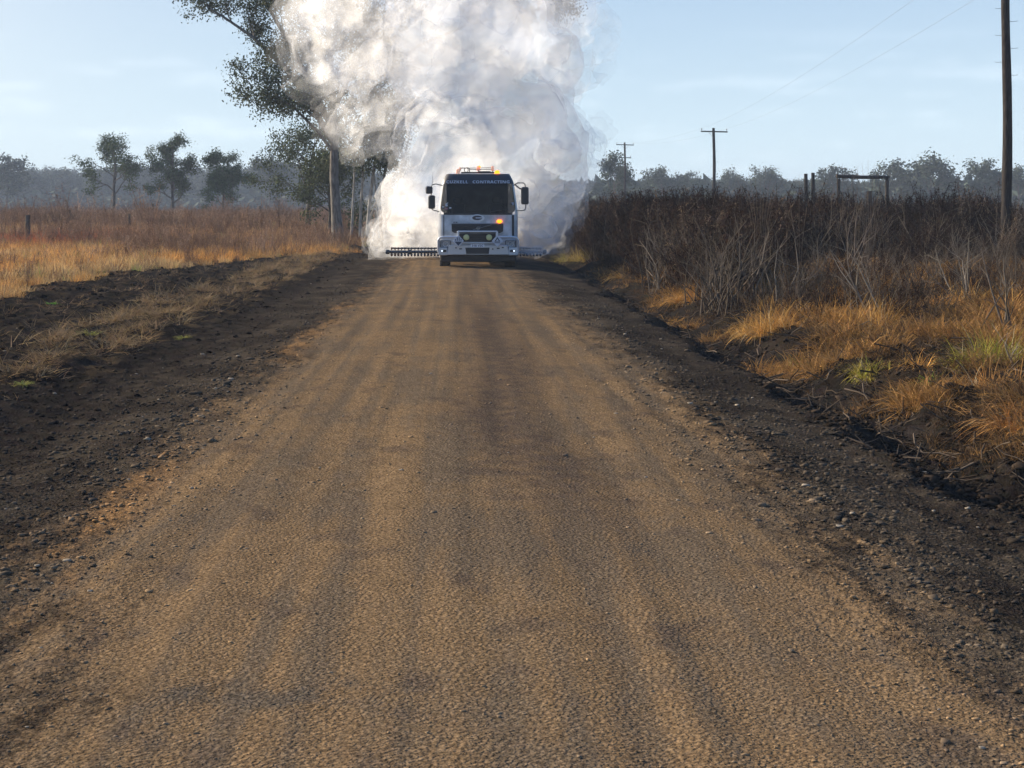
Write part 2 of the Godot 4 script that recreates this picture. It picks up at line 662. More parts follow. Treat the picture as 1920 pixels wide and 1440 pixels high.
# one bent blade: a strip that narrows to its tip
func blade(m: MB, at: Vector3, dir: Vector3, len: float, w: float, droop: float, seg := 2) -> void:
	var side := Vector3(-dir.z, 0, dir.x)
	if side.length() < 0.05:
		side = Vector3.RIGHT
	side = side.normalized().rotated(Vector3.UP, rng.randf_range(-0.9, 0.9)) * w * 0.5
	var p := at
	var f := dir.normalized()
	var flat := Vector3(f.x, 0, f.z)
	var prev := p
	for i in seg:
		var t := float(i + 1) / seg
		f = (f + flat * droop * t - Vector3.UP * droop * 0.9 * t).normalized()
		p = prev + f * len / seg
		var w0 := 1.0 - 0.8 * float(i) / seg
		var w1 := 1.0 - 0.8 * t
		if i == seg - 1:
			m.tri(prev - side * w0, prev + side * w0, p)
		else:
			m.quad(prev - side * w0, prev + side * w0, p + side * w1, p - side * w1)
		prev = p


# a tuft of n blades of height 1
func tuft(n: int, spread: float, w: float, lean: float, droop: float, greys := 0.35) -> ArrayMesh:
	var m := MB.new()
	for i in n:
		var a := rng.randf() * TAU
		var r := spread * sqrt(rng.randf())
		var o := Vector3(cos(a), 0, sin(a))
		var g := rng.randf_range(1.0 - greys, 1.0 + greys)
		m.col = Color(g, g * rng.randf_range(0.9, 1.05), g * rng.randf_range(0.8, 1.1))
		blade(m, o * r, (Vector3.UP + o * lean * rng.randf_range(0.1, 1.0) + Vector3(rng.randfn(), 0, rng.randfn()) * lean * 0.3).normalized(), rng.randf_range(0.55, 1.05), w * rng.randf_range(0.7, 1.3), droop * rng.randf_range(0.3, 1.2), 3)
	return m.mesh()


# a dead weed of height 1: a few thin stems with hanging shrivelled leaves and seed heads
func weed(stems: int, leaves: int, leaf_len: float, leaf_w: float, spread: float) -> ArrayMesh:
	var m := MB.new()
	for s in stems:
		var a := rng.randf() * TAU
		var o := Vector3(cos(a), 0, sin(a))
		var pts := [o * spread * 0.3 * rng.randf()]
		var dir := (Vector3.UP + o * rng.randf_range(0.05, spread)).normalized()
		var h := rng.randf_range(0.65, 1.05)
		for k in 4:
			pts.append(pts[k] + dir * h / 4.0)
			dir = (dir + Vector3(rng.randfn(), 0, rng.randfn()) * 0.13).normalized()
		m.col = Color(0.8, 0.8, 0.85) * rng.randf_range(0.5, 1.3)
		m.tube(pts, [0.006, 0.0055, 0.005, 0.004, 0.002], 3, false)
		for l in leaves:
			var t := rng.randf_range(0.12, 1.0) * 3.99
			var k := int(t)
			var p: Vector3 = pts[k].lerp(pts[k + 1], t - k)
			var b := rng.randf() * TAU
			var out := Vector3(cos(b), rng.randf_range(-0.2, 0.9), sin(b)).normalized()
			var g := rng.randf_range(0.45, 1.35)
			m.col = Color(g, g * rng.randf_range(0.85, 1.0), g * rng.randf_range(0.75, 1.05))
			blade(m, p, out, leaf_len * rng.randf_range(0.5, 1.2), leaf_w * rng.randf_range(0.7, 1.3), rng.randf_range(0.4, 1.3), 2)
	return m.mesh()


func edge_left(d: float) -> float:
	# where the standing grass begins left of the road
	return -lerpf(9.6, 4.6, ss(40.0, 70.0, d)) + 0.9 * n1.get_noise_2d(d * 0.13, 77.0) + 0.4 * n1.get_noise_2d(d * 0.6, 31.0)


func placed(p: Vector3, h: float, wide := 1.0, tilt := 0.12) -> Transform3D:
	return Transform3D(Basis.from_euler(Vector3(rng.randfn() * tilt, rng.randf() * TAU, rng.randfn() * tilt)) * Basis.from_scale(Vector3(h * wide, h, h * wide)), p)


func build_field() -> void:
	var gm := leafy("dry_grass", 0.7)
	var holder := Node3D.new()
	holder.name = "dry_grass"
	add_child(holder)
	tag(holder, "dry orange grass covering the paddock left of the road", "grass", "", "stuff")
	var tufts := [tuft(30, 0.35, 0.035, 0.55, 0.35, 0.65), tuft(26, 0.30, 0.04, 0.7, 0.5, 0.65), tuft(34, 0.45, 0.03, 0.6, 0.4, 0.65)]
	var where := [[], [], []]
	var cols := [[], [], []]
	for i in 26000:
		var d := 30.0 * pow(6.5, pow(rng.randf(), 1.15))
		var x := edge_left(d) - (0.36 * d + 6.0) * rng.randf()
		if x < -0.36 * d - 4.0:
			continue
		var e := edge_left(d) - x
		var far := ss(55.0, 85.0, d)
		var k := rng.randi() % 3
		var patchy := n2.get_noise_2d(x * 0.16, d * 0.09)
		if far > 0.5 and patchy < -0.05 and rng.randf() < 0.5:
			continue
		var h := rng.randf_range(0.28, 0.55) * lerpf(0.6, 1.0, ss(0.0, 1.5, e)) * lerpf(1.0, 1.35, far)
		var y := land(x, d) - 0.02
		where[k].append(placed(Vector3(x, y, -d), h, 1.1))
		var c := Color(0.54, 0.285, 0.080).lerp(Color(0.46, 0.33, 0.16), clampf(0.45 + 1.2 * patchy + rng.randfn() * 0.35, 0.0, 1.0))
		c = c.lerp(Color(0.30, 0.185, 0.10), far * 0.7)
		var red: float = exp(-pow((d - 72.0) / 7.0, 2.0) - pow((x + 18.5) / 3.5, 2.0))
		c = c.lerp(Color(0.34, 0.085, 0.04), clampf(red * 1.2, 0.0, 0.85))
		if rng.randf() < 0.02:
			c = Color(0.22, 0.24, 0.07)
		elif rng.randf() < 0.16:
			c = Color(0.17, 0.10, 0.06)
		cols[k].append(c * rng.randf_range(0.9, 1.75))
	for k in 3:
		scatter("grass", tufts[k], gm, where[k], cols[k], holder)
	# brown weeds standing above the grass
	var wm := leafy("dead_weeds", 0.35)
	holder = Node3D.new()
	holder.name = "dead_weeds"
	add_child(holder)
	tag(holder, "brown dead weeds standing among the paddock grass on the left", "weeds", "", "stuff")
	var weeds := [weed(7, 22, 0.13, 0.018, 0.30), weed(9, 18, 0.16, 0.016, 0.38), weed(5, 26, 0.11, 0.02, 0.25)]
	where = [[], [], []]
	cols = [[], [], []]
	for i in 15000:
		var d := 36.0 * pow(4.6, pow(rng.randf(), 0.9))
		var x := edge_left(d) - 0.5 - (0.36 * d + 6.0) * rng.randf()
		if x < -0.36 * d - 4.0:
			continue
		var px := 852.0 + 2880.0 * x / d
		var f := n2.get_noise_2d(x * 0.12 + 40.0, d * 0.07) + 0.25 * n1.get_noise_2d(x * 0.5, d * 0.3)
		var want := 0.12 + 0.9 * ss(-0.15, 0.25, f) * ss(48.0, 66.0, d)
		want = maxf(want, 0.9 * ss(57.0, 66.0, d) * ss(-0.30, -0.22, x / d))
		want *= 1.0 - 0.75 * exp(-pow((d - 72.0) / 7.0, 2.0) - pow((x + 18.5) / 3.5, 2.0))
		if rng.randf() > want or px < -60.0:
			continue
		var k := rng.randi() % 3
		var h := rng.randf_range(0.45, 1.0) * lerpf(0.8, 1.1, ss(50.0, 90.0, d)) * (1.0 + 0.8 * f)
		if d > 80.0 and rng.randf() < 0.035:
			h *= rng.randf_range(1.5, 2.3)
		where[k].append(placed(Vector3(x, land(x, d) - 0.03, -d), h, 1.2))
		var c := Color(0.36, 0.225, 0.13).lerp(Color(0.20, 0.13, 0.09), rng.randf())
		if rng.randf() < 0.12:
			c = Color(0.42, 0.30, 0.20)
		cols[k].append(c * rng.randf_range(0.7, 1.35))
	for k in 3:
		scatter("weeds", weeds[k], wm, where[k], cols[k], holder)
	# straw and dry runners lying on the turned soil
	holder = Node3D.new()
	holder.name = "straw"
	add_child(holder)
	tag(holder, "pale straw and dry grass runners lying on turned soil", "straw", "", "stuff")
	var lying := [tuft(16, 0.5, 0.035, 2.6, 0.5), tuft(12, 0.7, 0.03, 3.5, 0.4)]
	where = [[], []]
	cols = [[], []]
	for i in 13000:
		var d := rng.randf_range(14.0, 66.0)
		var ridge := rng.randf() < 0.6
		var x := -5.0 - 0.9 * float(rng.randi() % 2) + rng.randfn() * 0.22 + 0.25 * n1.get_noise_2d(d * 0.2, 66.0) if ridge else -rng.randf_range(4.2, 10.5)
		if x > -3.9 or x < -0.33 * d - 1.0 or x < edge_left(d) - 0.6:
			continue
		var f := n2.get_noise_2d(x * 1.1 + 20.0, d * 0.5)
		if rng.randf() > ss(-0.05 if ridge else 0.0, 0.3, f) * ss(14.0, 22.0, d) * (1.0 if ridge else 0.6):
			continue
		var h := rng.randf_range(0.08, 0.20) * (1.25 if ridge else 1.0)
		var k := rng.randi() % 2
		where[k].append(placed(Vector3(x, surf(x, d) - 0.005, -d), h, 1.5, 0.3))
		cols[k].append((Color(0.40, 0.29, 0.15) if ridge else Color(0.38, 0.27, 0.15)).lerp(Color(0.20, 0.13, 0.08), rng.randf()) * rng.randf_range(0.6, 1.2))
	for k in 2:
		scatter("stalks", lying[k], gm, where[k], cols[k], holder)


func edge_right(x: float) -> float:
	# distance at which the tall brush begins right of the road
	return lerpf(30.0, 44.0, ss(5.6, 9.0, x)) + 2.0 * n1.get_noise_2d(x * 0.5, 3.0)


func build_brush() -> void:
	var wm := leafy("dead_weeds", 0.35)
	var holder := Node3D.new()
	holder.name = "dead_brush"
	add_child(holder)
	tag(holder, "tall dark dead brush massed along the right side of the road", "brush", "", "stuff")
	var kinds := [weed(8, 64, 0.095, 0.017, 0.75), weed(9, 58, 0.085, 0.019, 0.9), weed(7, 70, 0.11, 0.015, 0.6)]
	var where := [[], [], []]
	var cols := [[], [], []]
	for i in 16000:
		var d := rng.randf_range(24.0, 92.0)
		var x := 4.7 + (0.40 * d + 3.0) * rng.randf()
		if x > 0.40 * d + 4.0 or x < 4.9 + 0.5 * n1.get_noise_2d(d * 0.3, 55.0):
			continue
		var e := d - edge_right(x)
		var f := n2.get_noise_2d(x * 0.30 + 90.0, d * 0.16)
		if f < -0.22 and rng.randf() < 0.7:
			continue
		if e < 0.0 and rng.randf() > 0.14 + 0.15 * f:
			continue
		if d > 62.0 and rng.randf() < 0.35:
			continue
		var h := (1.66 + 1.45 * f + 0.40 * rng.randfn() + 0.45 * exp(-pow((x - 7.0) / 2.0, 2.0)) * ss(40.0, 50.0, d) - 0.30 * ss(9.0, 14.0, x)) * ss(-0.3, 1.6, x - 4.7)
		h *= lerpf(0.40, 1.0, ss(-1.0, 2.5, e))
		# a gap in the brush beside the near power pole
		h *= lerpf(1.0, 0.8, exp(-pow((x - 0.372 * d) / 1.3, 2.0)))
		h = clampf(h, 0.35, 2.55)
		var k := rng.randi() % 3
		where[k].append(placed(Vector3(x, land(x, d) - 0.05, -d), h, 0.85, 0.1))
		var c := Color(0.060, 0.034, 0.020).lerp(Color(0.030, 0.020, 0.016), rng.randf())
		if rng.randf() < 0.13:
			c = Color(0.22, 0.16, 0.105)
		cols[k].append(c * rng.randf_range(0.6, 1.4))
	for k in 3:
		scatter("brush", kinds[k], wm, where[k], cols[k], holder)
	# bare twiggy shrubs standing through the brush
	var tw0 := mat("dead_twig", Color.WHITE, 0.9, 0.0, 0.2)
	tw0.specular_mode = BaseMaterial3D.SPECULAR_DISABLED
	tw0.vertex_color_use_as_albedo = true
	for k in 3:
		var bare := MB.new()
		for st in 5:
			fork(bare, Vector3(rng.randfn(), 0, rng.randfn()) * 0.08, (Vector3.UP + Vector3(rng.randfn(), 0, rng.randfn()) * 0.38).normalized(), rng.randf_range(0.65, 1.0), 0.010, 3)
		var bw := []
		var bc := []
		for i in 120:
			var d := 25.0 * pow(2.5, rng.randf())
			var x := 5.0 + (0.38 * d - 2.0) * pow(rng.randf(), 1.2)
			var h := rng.randf_range(1.1, 2.3) if d > edge_right(x) - 1.0 else rng.randf_range(0.5, 1.2)
			bw.append(placed(Vector3(x, land(x, d) - 0.05, -d), h, 1.0, 0.15))
			bc.append(Color(0.22, 0.175, 0.13) * rng.randf_range(0.15, 0.9))
		scatter("bare_twigs", bare.mesh(), tw0, bw, bc, holder)
	# low brown grass in front of the brush and down the bank
	var gm := leafy("dry_grass", 0.7)
	holder = Node3D.new()
	holder.name = "bank_grass"
	add_child(holder)
	tag(holder, "low brown and rust grass on the bank right of the road", "grass", "", "stuff")
	var tufts := [tuft(24, 0.5, 0.035, 0.9, 0.6, 0.5), tuft(20, 0.6, 0.03, 1.4, 0.8, 0.5)]
	where = [[], []]
	cols = [[], []]
	for i in 22000:
		var d := 13.0 * pow(4.6, pow(rng.randf(), 0.8))
		var x := 4.2 + (0.40 * d - 2.0) * rng.randf()
		var bank := x - 4.75 - 0.5 * n1.get_noise_2d(d * 0.4, 19.0)
		if bank < -0.15 and rng.randf() > 0.30:
			continue
		var f := n2.get_noise_2d(x * 0.5 + 10.0, d * 0.28)
		if rng.randf() > 0.55 + 1.3 * f + 0.4 * ss(27.0, 36.0, d):
			continue
		var h := rng.randf_range(0.10, 0.32) * (1.0 + 1.6 * maxf(f, 0.0)) * lerpf(0.6, 1.0, ss(0.0, 1.0, bank))
		var k := rng.randi() % 2
		where[k].append(placed(Vector3(x, surf(x, d) - 0.02, -d), h, 1.3, 0.2))
		var c := Color(0.45, 0.25, 0.085).lerp(Color(0.125, 0.082, 0.05), clampf(0.75 - 2.0 * f + rng.randfn() * 0.25, 0.0, 1.0))
		cols[k].append(c * rng.randf_range(0.6, 1.25))
	for k in 2:
		scatter("grass", tufts[k], gm, where[k], cols[k], holder)
	# grey twigs and trash lying on the bank
	var tw := mat("dead_twig", Color.WHITE, 0.9, 0.0, 0.2)
	tw.vertex_color_use_as_albedo = true
	holder = Node3D.new()
	holder.name = "fallen_twigs"
	add_child(holder)
	tag(holder, "grey broken twigs and stalks lying on the right bank", "twigs", "", "stuff")
	var stick := MB.new()
	stick.tube([Vector3(-0.5, 0, 0), Vector3(-0.1, 0.05, 0.04), Vector3(0.2, 0.02, -0.03), Vector3(0.5, 0.08, 0.02)], [0.02, 0.018, 0.014, 0.006], 4, false)
	var sw := []
	var sc := []
	for i in 1500:
		var d := 12.5 * pow(4.0, pow(rng.randf(), 0.8))
		var x := 3.7 + (0.36 * d - 2.6) * pow(rng.randf(), 1.3)
		var l := rng.randf_range(0.10, 0.55)
		sw.append(Transform3D(Basis.from_euler(Vector3(rng.randfn() * 0.4, rng.randf() * TAU, rng.randfn() * 0.45)).scaled(Vector3.ONE * l), Vector3(x, surf(x, d) + 0.03, -d)))
		var g := rng.randf_range(0.2, 0.9)
		sc.append(Color(0.15 * g, 0.115 * g, 0.085 * g))
	scatter("twigs", stick.mesh(), tw, sw, sc, holder)


# a rounded grass tussock, its blades falling outwards
func tussock(label: String, x: float, d: float, r: float, h: float, tone: Color, tip: Color, n := 700) -> void:
	var t := thing("grass_tussock", label, "grass tussock", Vector3(x, surf(x, d) - 0.03, -d), "grass tussocks on the right bank")
	var m := MB.new()
	# a tussock is a crowd of small tufts, each leaning its own way
	var crowd := maxi(4, n / 55)
	for j in crowd:
		var ca := rng.randf() * TAU
		var cq := sqrt(rng.randf())
		var co := Vector3(cos(ca), 0, sin(ca))
		var at := co * r * 0.85 * cq
		var sway := co * 0.55 * cq + Vector3(rng.randfn(), 0, rng.randfn()) * 0.35
		var ch := h * rng.randf_range(0.65, 1.25) * (1.15 - 0.45 * cq)
		var own := tone.lerp(tip, rng.randf()) * rng.randf_range(0.6, 1.25)
		for i in n / crowd:
			var a := rng.randf() * TAU
			var o := Vector3(cos(a), 0, sin(a))
			var c := own.lerp(tip, rng.randf() * 0.4) * rng.randf_range(0.5, 1.35)
			if rng.randf() < 0.12:
				c = Color(0.45, 0.36, 0.22) * rng.randf_range(0.6, 1.1)
			m.col = Color(c.r, c.g, c.b)
			blade(m, at + o * r * 0.16 * rng.randf(), (Vector3.UP + sway + o * rng.randf_range(0.05, 0.9) + Vector3(rng.randfn(), rng.randfn() * 0.3, rng.randfn()) * 0.3).normalized(), ch * 1.75 * rng.randf_range(0.45, 1.3), 0.010, rng.randf_range(0.1, 1.5), 4)
	obj("blades", m.mesh(), leafy("dry_grass", 0.7), t)


# a leafless dead shrub: forked pale stems
func bare_shrub(label: String, x: float, d: float, h: float, stems: int, tone: Color, lean: Vector3) -> void:
	var t := thing("dead_shrub", label, "shrub", Vector3(x, surf(x, d) - 0.05, -d), "bare dead shrubs on the right bank")
	var tw := mat("dead_twig", Color.WHITE, 0.9, 0.0, 0.2)
	tw.vertex_color_use_as_albedo = true
	for s in stems:
		var m := MB.new()
		m.col = tone * rng.randf_range(0.4, 0.85)
		fork(m, Vector3(rng.randfn(), 0, rng.randfn()) * 0.12, (Vector3.UP + lean + Vector3(rng.randfn(), 0, rng.randfn()) * 0.35).normalized(), h * rng.randf_range(0.6, 1.0), 0.013 + 0.004 * h, 3)
		obj("stem", m.mesh(), tw, t)


func fork(m: MB, at: Vector3, dir: Vector3, len: float, r: float, deep: int) -> void:
	var pts := [at]
	var rad := [r]
	var f := dir
	for i in 5:
		f = (f + Vector3(rng.randfn(), rng.randfn() * 0.5, rng.randfn()) * 0.13).normalized()
		pts.append(pts[i] + f * len / 5.0)
		rad.append(lerpf(r, r * 0.25, (i + 1) / 5.0))
		if deep > 0 and i > 0 and rng.randf() < 0.6:
			fork(m, pts[i + 1], (f + Vector3(rng.randfn(), 0.2 + rng.randfn() * 0.4, rng.randfn()) * 0.7).normalized(), len * rng.randf_range(0.25, 0.5), rad[i + 1] * 0.7, deep - 1)
	m.tube(pts, rad, 4, false)


func build_tussocks() -> void:
	var rust := Color(0.52, 0.235, 0.06)
	var gold := Color(0.62, 0.37, 0.11)
	var lime := Color(0.36, 0.38, 0.06)
	tussock("broad orange grass tussock leftmost in the clump row below the brush", 5.05, 24.6, 0.62, 0.36, rust, gold, 1500)
	tussock("orange grass tussock between the broad one and the rounded one", 6.0, 25.4, 0.55, 0.30, rust, gold, 1200)
	tussock("rounded orange grass tussock right of the clump row below brush", 6.35, 23.8, 0.50, 0.40, rust, gold, 1500)
	tussock("small yellow-green grass tuft beside the washed-out hollow edge", 4.85, 21.8, 0.28, 0.14, gold, lime, 500)
	tussock("low yellow-green grass tuft in the middle of the bank", 5.15, 18.9, 0.30, 0.20, gold, lime, 700)
	tussock("tiny rust grass tuft right of the low green tuft", 5.55, 18.4, 0.18, 0.18, rust, gold, 300)
	tussock("large grass tussock with lime green top near the right edge", 6.35, 18.2, 0.42, 0.34, Color(0.40, 0.24, 0.06), lime, 1500)
	tussock("spreading rust grass tussock hanging down the slope below lime one", 5.65, 16.2, 0.42, 0.26, rust, Color(0.45, 0.26, 0.10), 1200)
	tussock("rust grass tussock lowest on the bank at the right edge", 5.35, 14.4, 0.40, 0.22, rust, Color(0.42, 0.24, 0.10), 1000)
	tussock("orange and green grass tussock cut by the right picture edge", 6.75, 18.6, 0.36, 0.32, rust, lime, 1000)
	tussock("rust grass tussock by the shaded gap in the brush", 5.15, 33.2, 0.50, 0.38, rust, gold, 900)
	tussock("orange grass tussock beside the road beyond the truck shadow", 5.2, 45.0, 0.55, 0.42, rust, gold, 900)
	tussock("yellow grass tussock beside the road next to the steam", 4.75, 58.5, 0.8, 0.5, Color(0.42, 0.27, 0.09), Color(0.30, 0.28, 0.07), 900)
	tussock("faint orange grass tussock in brown grass under leaning dead shrub", 8.9, 27.0, 0.55, 0.30, rust, gold, 900)
	tussock("fern-like bright green tuft on the bank under the lime tussock", 5.35, 17.2, 0.14, 0.15, Color(0.24, 0.34, 0.05), Color(0.36, 0.46, 0.08), 160)
	var pale := Color(0.40, 0.34, 0.27)
	bare_shrub("tall thin bare shrub behind the rounded orange tussock", 6.95, 25.2, 1.7, 4, pale, Vector3(-0.05, 0, 0.1))
	bare_shrub("leaning grey bare shrub above the lime green tussock", 7.6, 21.5, 1.5, 7, Color(0.22, 0.185, 0.15), Vector3(-0.55, 0, 0.2))
	bare_shrub("slim upright bare stems beside the leaning grey shrub", 9.3, 28.0, 1.3, 6, pale, Vector3(-0.35, 0, 0.0))
	bare_shrub("thin grey bare shrub standing in front of the brush middle", 6.2, 29.0, 1.5, 5, Color(0.24, 0.20, 0.16), Vector3(0.05, 0, 0))
	bare_shrub("grey bare shrub in front of the timber yard frame", 9.2, 36.0, 2.1, 5, Color(0.27, 0.22, 0.18), Vector3(0.1, 0, 0))
	bare_shrub("fallen pale branch slanting beside the lime green tussock", 6.55, 17.7, 1.0, 1, Color(0.5, 0.44, 0.36), Vector3(-0.3, 0, 0.2))
	# little green weeds in the soil on the left
	var spots := [["green broad-leaf weed in the dark soil near orange grass", -8.0, 30.5, 0.17, true], ["small bright green grass tuft in dark soil by left edge", -4.75, 16.9, 0.13, false], ["straw-coloured grass tuft on the soil ridge left of road", -5.6, 23.6, 0.26, false], ["green and straw grass tuft nearest on the soil ridge", -5.0, 22.2, 0.16, false], ["yellow-green grass sprig on soil ridge nearer the road", -4.1, 23.2, 0.15, false]]
	for s in spots:
		var x: float = s[1]
		var d: float = s[2]
		var h: float = s[3]
		var t := thing("roadside_weed", s[0], "weed", Vector3(x, surf(x, d) - 0.01, -d), "weeds in the soil left of the road")
		var m := MB.new()
		for i in (26 if s[4] else 90):
			var a := rng.randf() * TAU
			var o := Vector3(cos(a), 0, sin(a))
			var g := rng.randf_range(0.6, 1.2)
			m.col = Color(0.13 * g, 0.30 * g, 0.04 * g) if s[4] else Color(0.34 * g, 0.28 * g, 0.10 * g).lerp(Color(0.22, 0.30, 0.06), rng.randf() * 0.7)
			blade(m, o * h * 0.3 * rng.randf(), (Vector3.UP * rng.randf_range(0.3, 1.2) + o).normalized(), h * rng.randf_range(0.6, 1.3), 0.06 if s[4] else 0.012, 0.5, 3)
		obj("leaves", m.mesh(), leafy("green_weed", 0.6), t)


# ---------------------------------------------------------------- trees
# hanging gum leaves round a twig end
func clump(m: MB, at: Vector3, r: float, n: int, leaf: float, tone: Color, droop: float) -> void:
	for i in n:
		var o := Vector3(rng.randfn(), rng.randfn() * 0.75, rng.randfn()) * 0.5
		var p := at + o * r
		var dir := (Vector3(rng.randfn(), rng.randfn() * 0.5 - droop, rng.randfn())).normalized()
		var side := dir.cross(Vector3(rng.randfn(), rng.randfn(), rng.randfn())).normalized()
		var l := leaf * rng.randf_range(0.6, 1.3)
		var w := leaf * rng.randf_range(0.16, 0.30)
		var g := rng.randf_range(0.6, 1.45)
		m.col = Color(tone.r * g, tone.g * g * rng.randf_range(0.92, 1.06), tone.b * g)
		m.quad(p, p + dir * l * 0.45 + side * w, p + dir * l, p + dir * l * 0.45 - side * w)


# a limb that wanders, forks and ends in leaf clumps. wood and leaf meshes grow together.
func limb(wood: MB, leaves: MB, at: Vector3, dir: Vector3, len: float, r: float, deep: int, o: Dictionary) -> void:
	var seg := 5 if deep > 1 else 3
	var pts := [at]
	var rad := [r]
	var f := dir.normalized()
	for i in seg:
		f = (f + Vector3(rng.randfn(), rng.randfn(), rng.randfn()) * o.wander + Vector3.UP * o.rise).normalized()
		pts.append(pts[i] + f * len / seg)
		rad.append(lerpf(r, maxf(r * 0.45, 0.006), (i + 1.0) / seg))
	wood.tube(pts, rad, 7 if r > 0.08 else (5 if r > 0.03 else 3), false)
	if deep <= 0:
		clump(leaves, pts[seg], o.clump * rng.randf_range(0.7, 1.2), int(o.n * rng.randf_range(0.6, 1.3)), o.leaf, o.tone, o.droop)
		if rng.randf() < 0.6:
			clump(leaves, pts[seg - 1], o.clump * 0.8, int(o.n * 0.5), o.leaf, o.tone, o.droop)
		return
	for k in o.kids:
		var t := rng.randf_range(0.35, 1.0)
		var i := mini(int(t * seg), seg - 1)
		var p: Vector3 = pts[i].lerp(pts[i + 1], t * seg - i)
		var d2: Vector3 = (pts[i + 1] - pts[i]).normalized()
		var turn := d2.cross(Vector3(rng.randfn(), rng.randfn(), rng.randfn())).normalized()
		limb(wood, leaves, p, d2.rotated(turn, rng.randf_range(0.35, 0.95) * o.open), len * rng.randf_range(0.42, 0.68), rad[i] * 0.55, deep - 1, o)
	limb(wood, leaves, pts[seg], f, len * 0.55, rad[seg] * 0.9, deep - 1, o)


func bark() -> StandardMaterial3D:
	var m := mat("gum_bark", Color.WHITE, 0.85, 0.0, 0.3)
	if not m.vertex_color_use_as_albedo:
		m.vertex_color_use_as_albedo = true
		m.albedo_texture = noise_tex(61, 0.02, FastNoiseLite.TYPE_SIMPLEX, 4, 0.45, 1.0, 256)
		m.uv1_triplanar = true
		m.uv1_scale = Vector3(1.2, 0.25, 1.2)
	return m


func finish_tree(t: Node3D, wood: MB, leaves: MB) -> Node3D:
	obj("trunk", wood.mesh(), bark(), t)
	obj("crown", leaves.mesh(), leafy("gum_leaves", 0.35), t)
	return t


func opts(clump_r: float, n: int, leaf: float, tone: Color) -> Dictionary:
	return {"wander": 0.16, "rise": 0.03, "kids": 3, "clump": clump_r, "n": n, "leaf": leaf, "tone": tone, "droop": 0.8, "open": 1.0}


# a whole tree grown from a trunk with a few rising limbs, height h
func grown(h: float, crown_from: float, limbs: int, spread: float, r: float, o: Dictionary, deep := 2) -> Array:
	var wood := MB.new()
	var leaves := MB.new()
	wood.col = Color(0.20, 0.17, 0.14)
	var pts := []
	var rad := []
	var lean := Vector3(rng.randfn() * 0.03, 0, rng.randfn() * 0.03)
	for i in 7:
		var t := i / 6.0
		pts.append(Vector3(rng.randfn() * 0.06 * t, h * 0.75 * t, rng.randfn() * 0.06 * t) + lean * h * t)
		rad.append(lerpf(r, r * 0.35, t))
	wood.tube(pts, rad, 8, false)
	for k in limbs:
		var t: float = lerpf(crown_from / 0.75, 1.0, (k + 0.5) / limbs)
		t = clampf(t, 0.05, 0.99)
		var i := mini(int(t * 6.0), 5)
		var p: Vector3 = pts[i].lerp(pts[i + 1], t * 6.0 - i)
		var a := k * 2.4 + rng.randf_range(-0.5, 0.5)
		var dir := Vector3(cos(a), rng.randf_range(0.55, 1.3), sin(a)).normalized()
		limb(wood, leaves, p, dir, spread * rng.randf_range(0.75, 1.1) * lerpf(1.0, 0.7, t), rad[i] * 0.5, deep, o)
	limb(wood, leaves, pts[6], Vector3.UP, h * 0.2, rad[6], deep, o)
	return [wood, leaves]


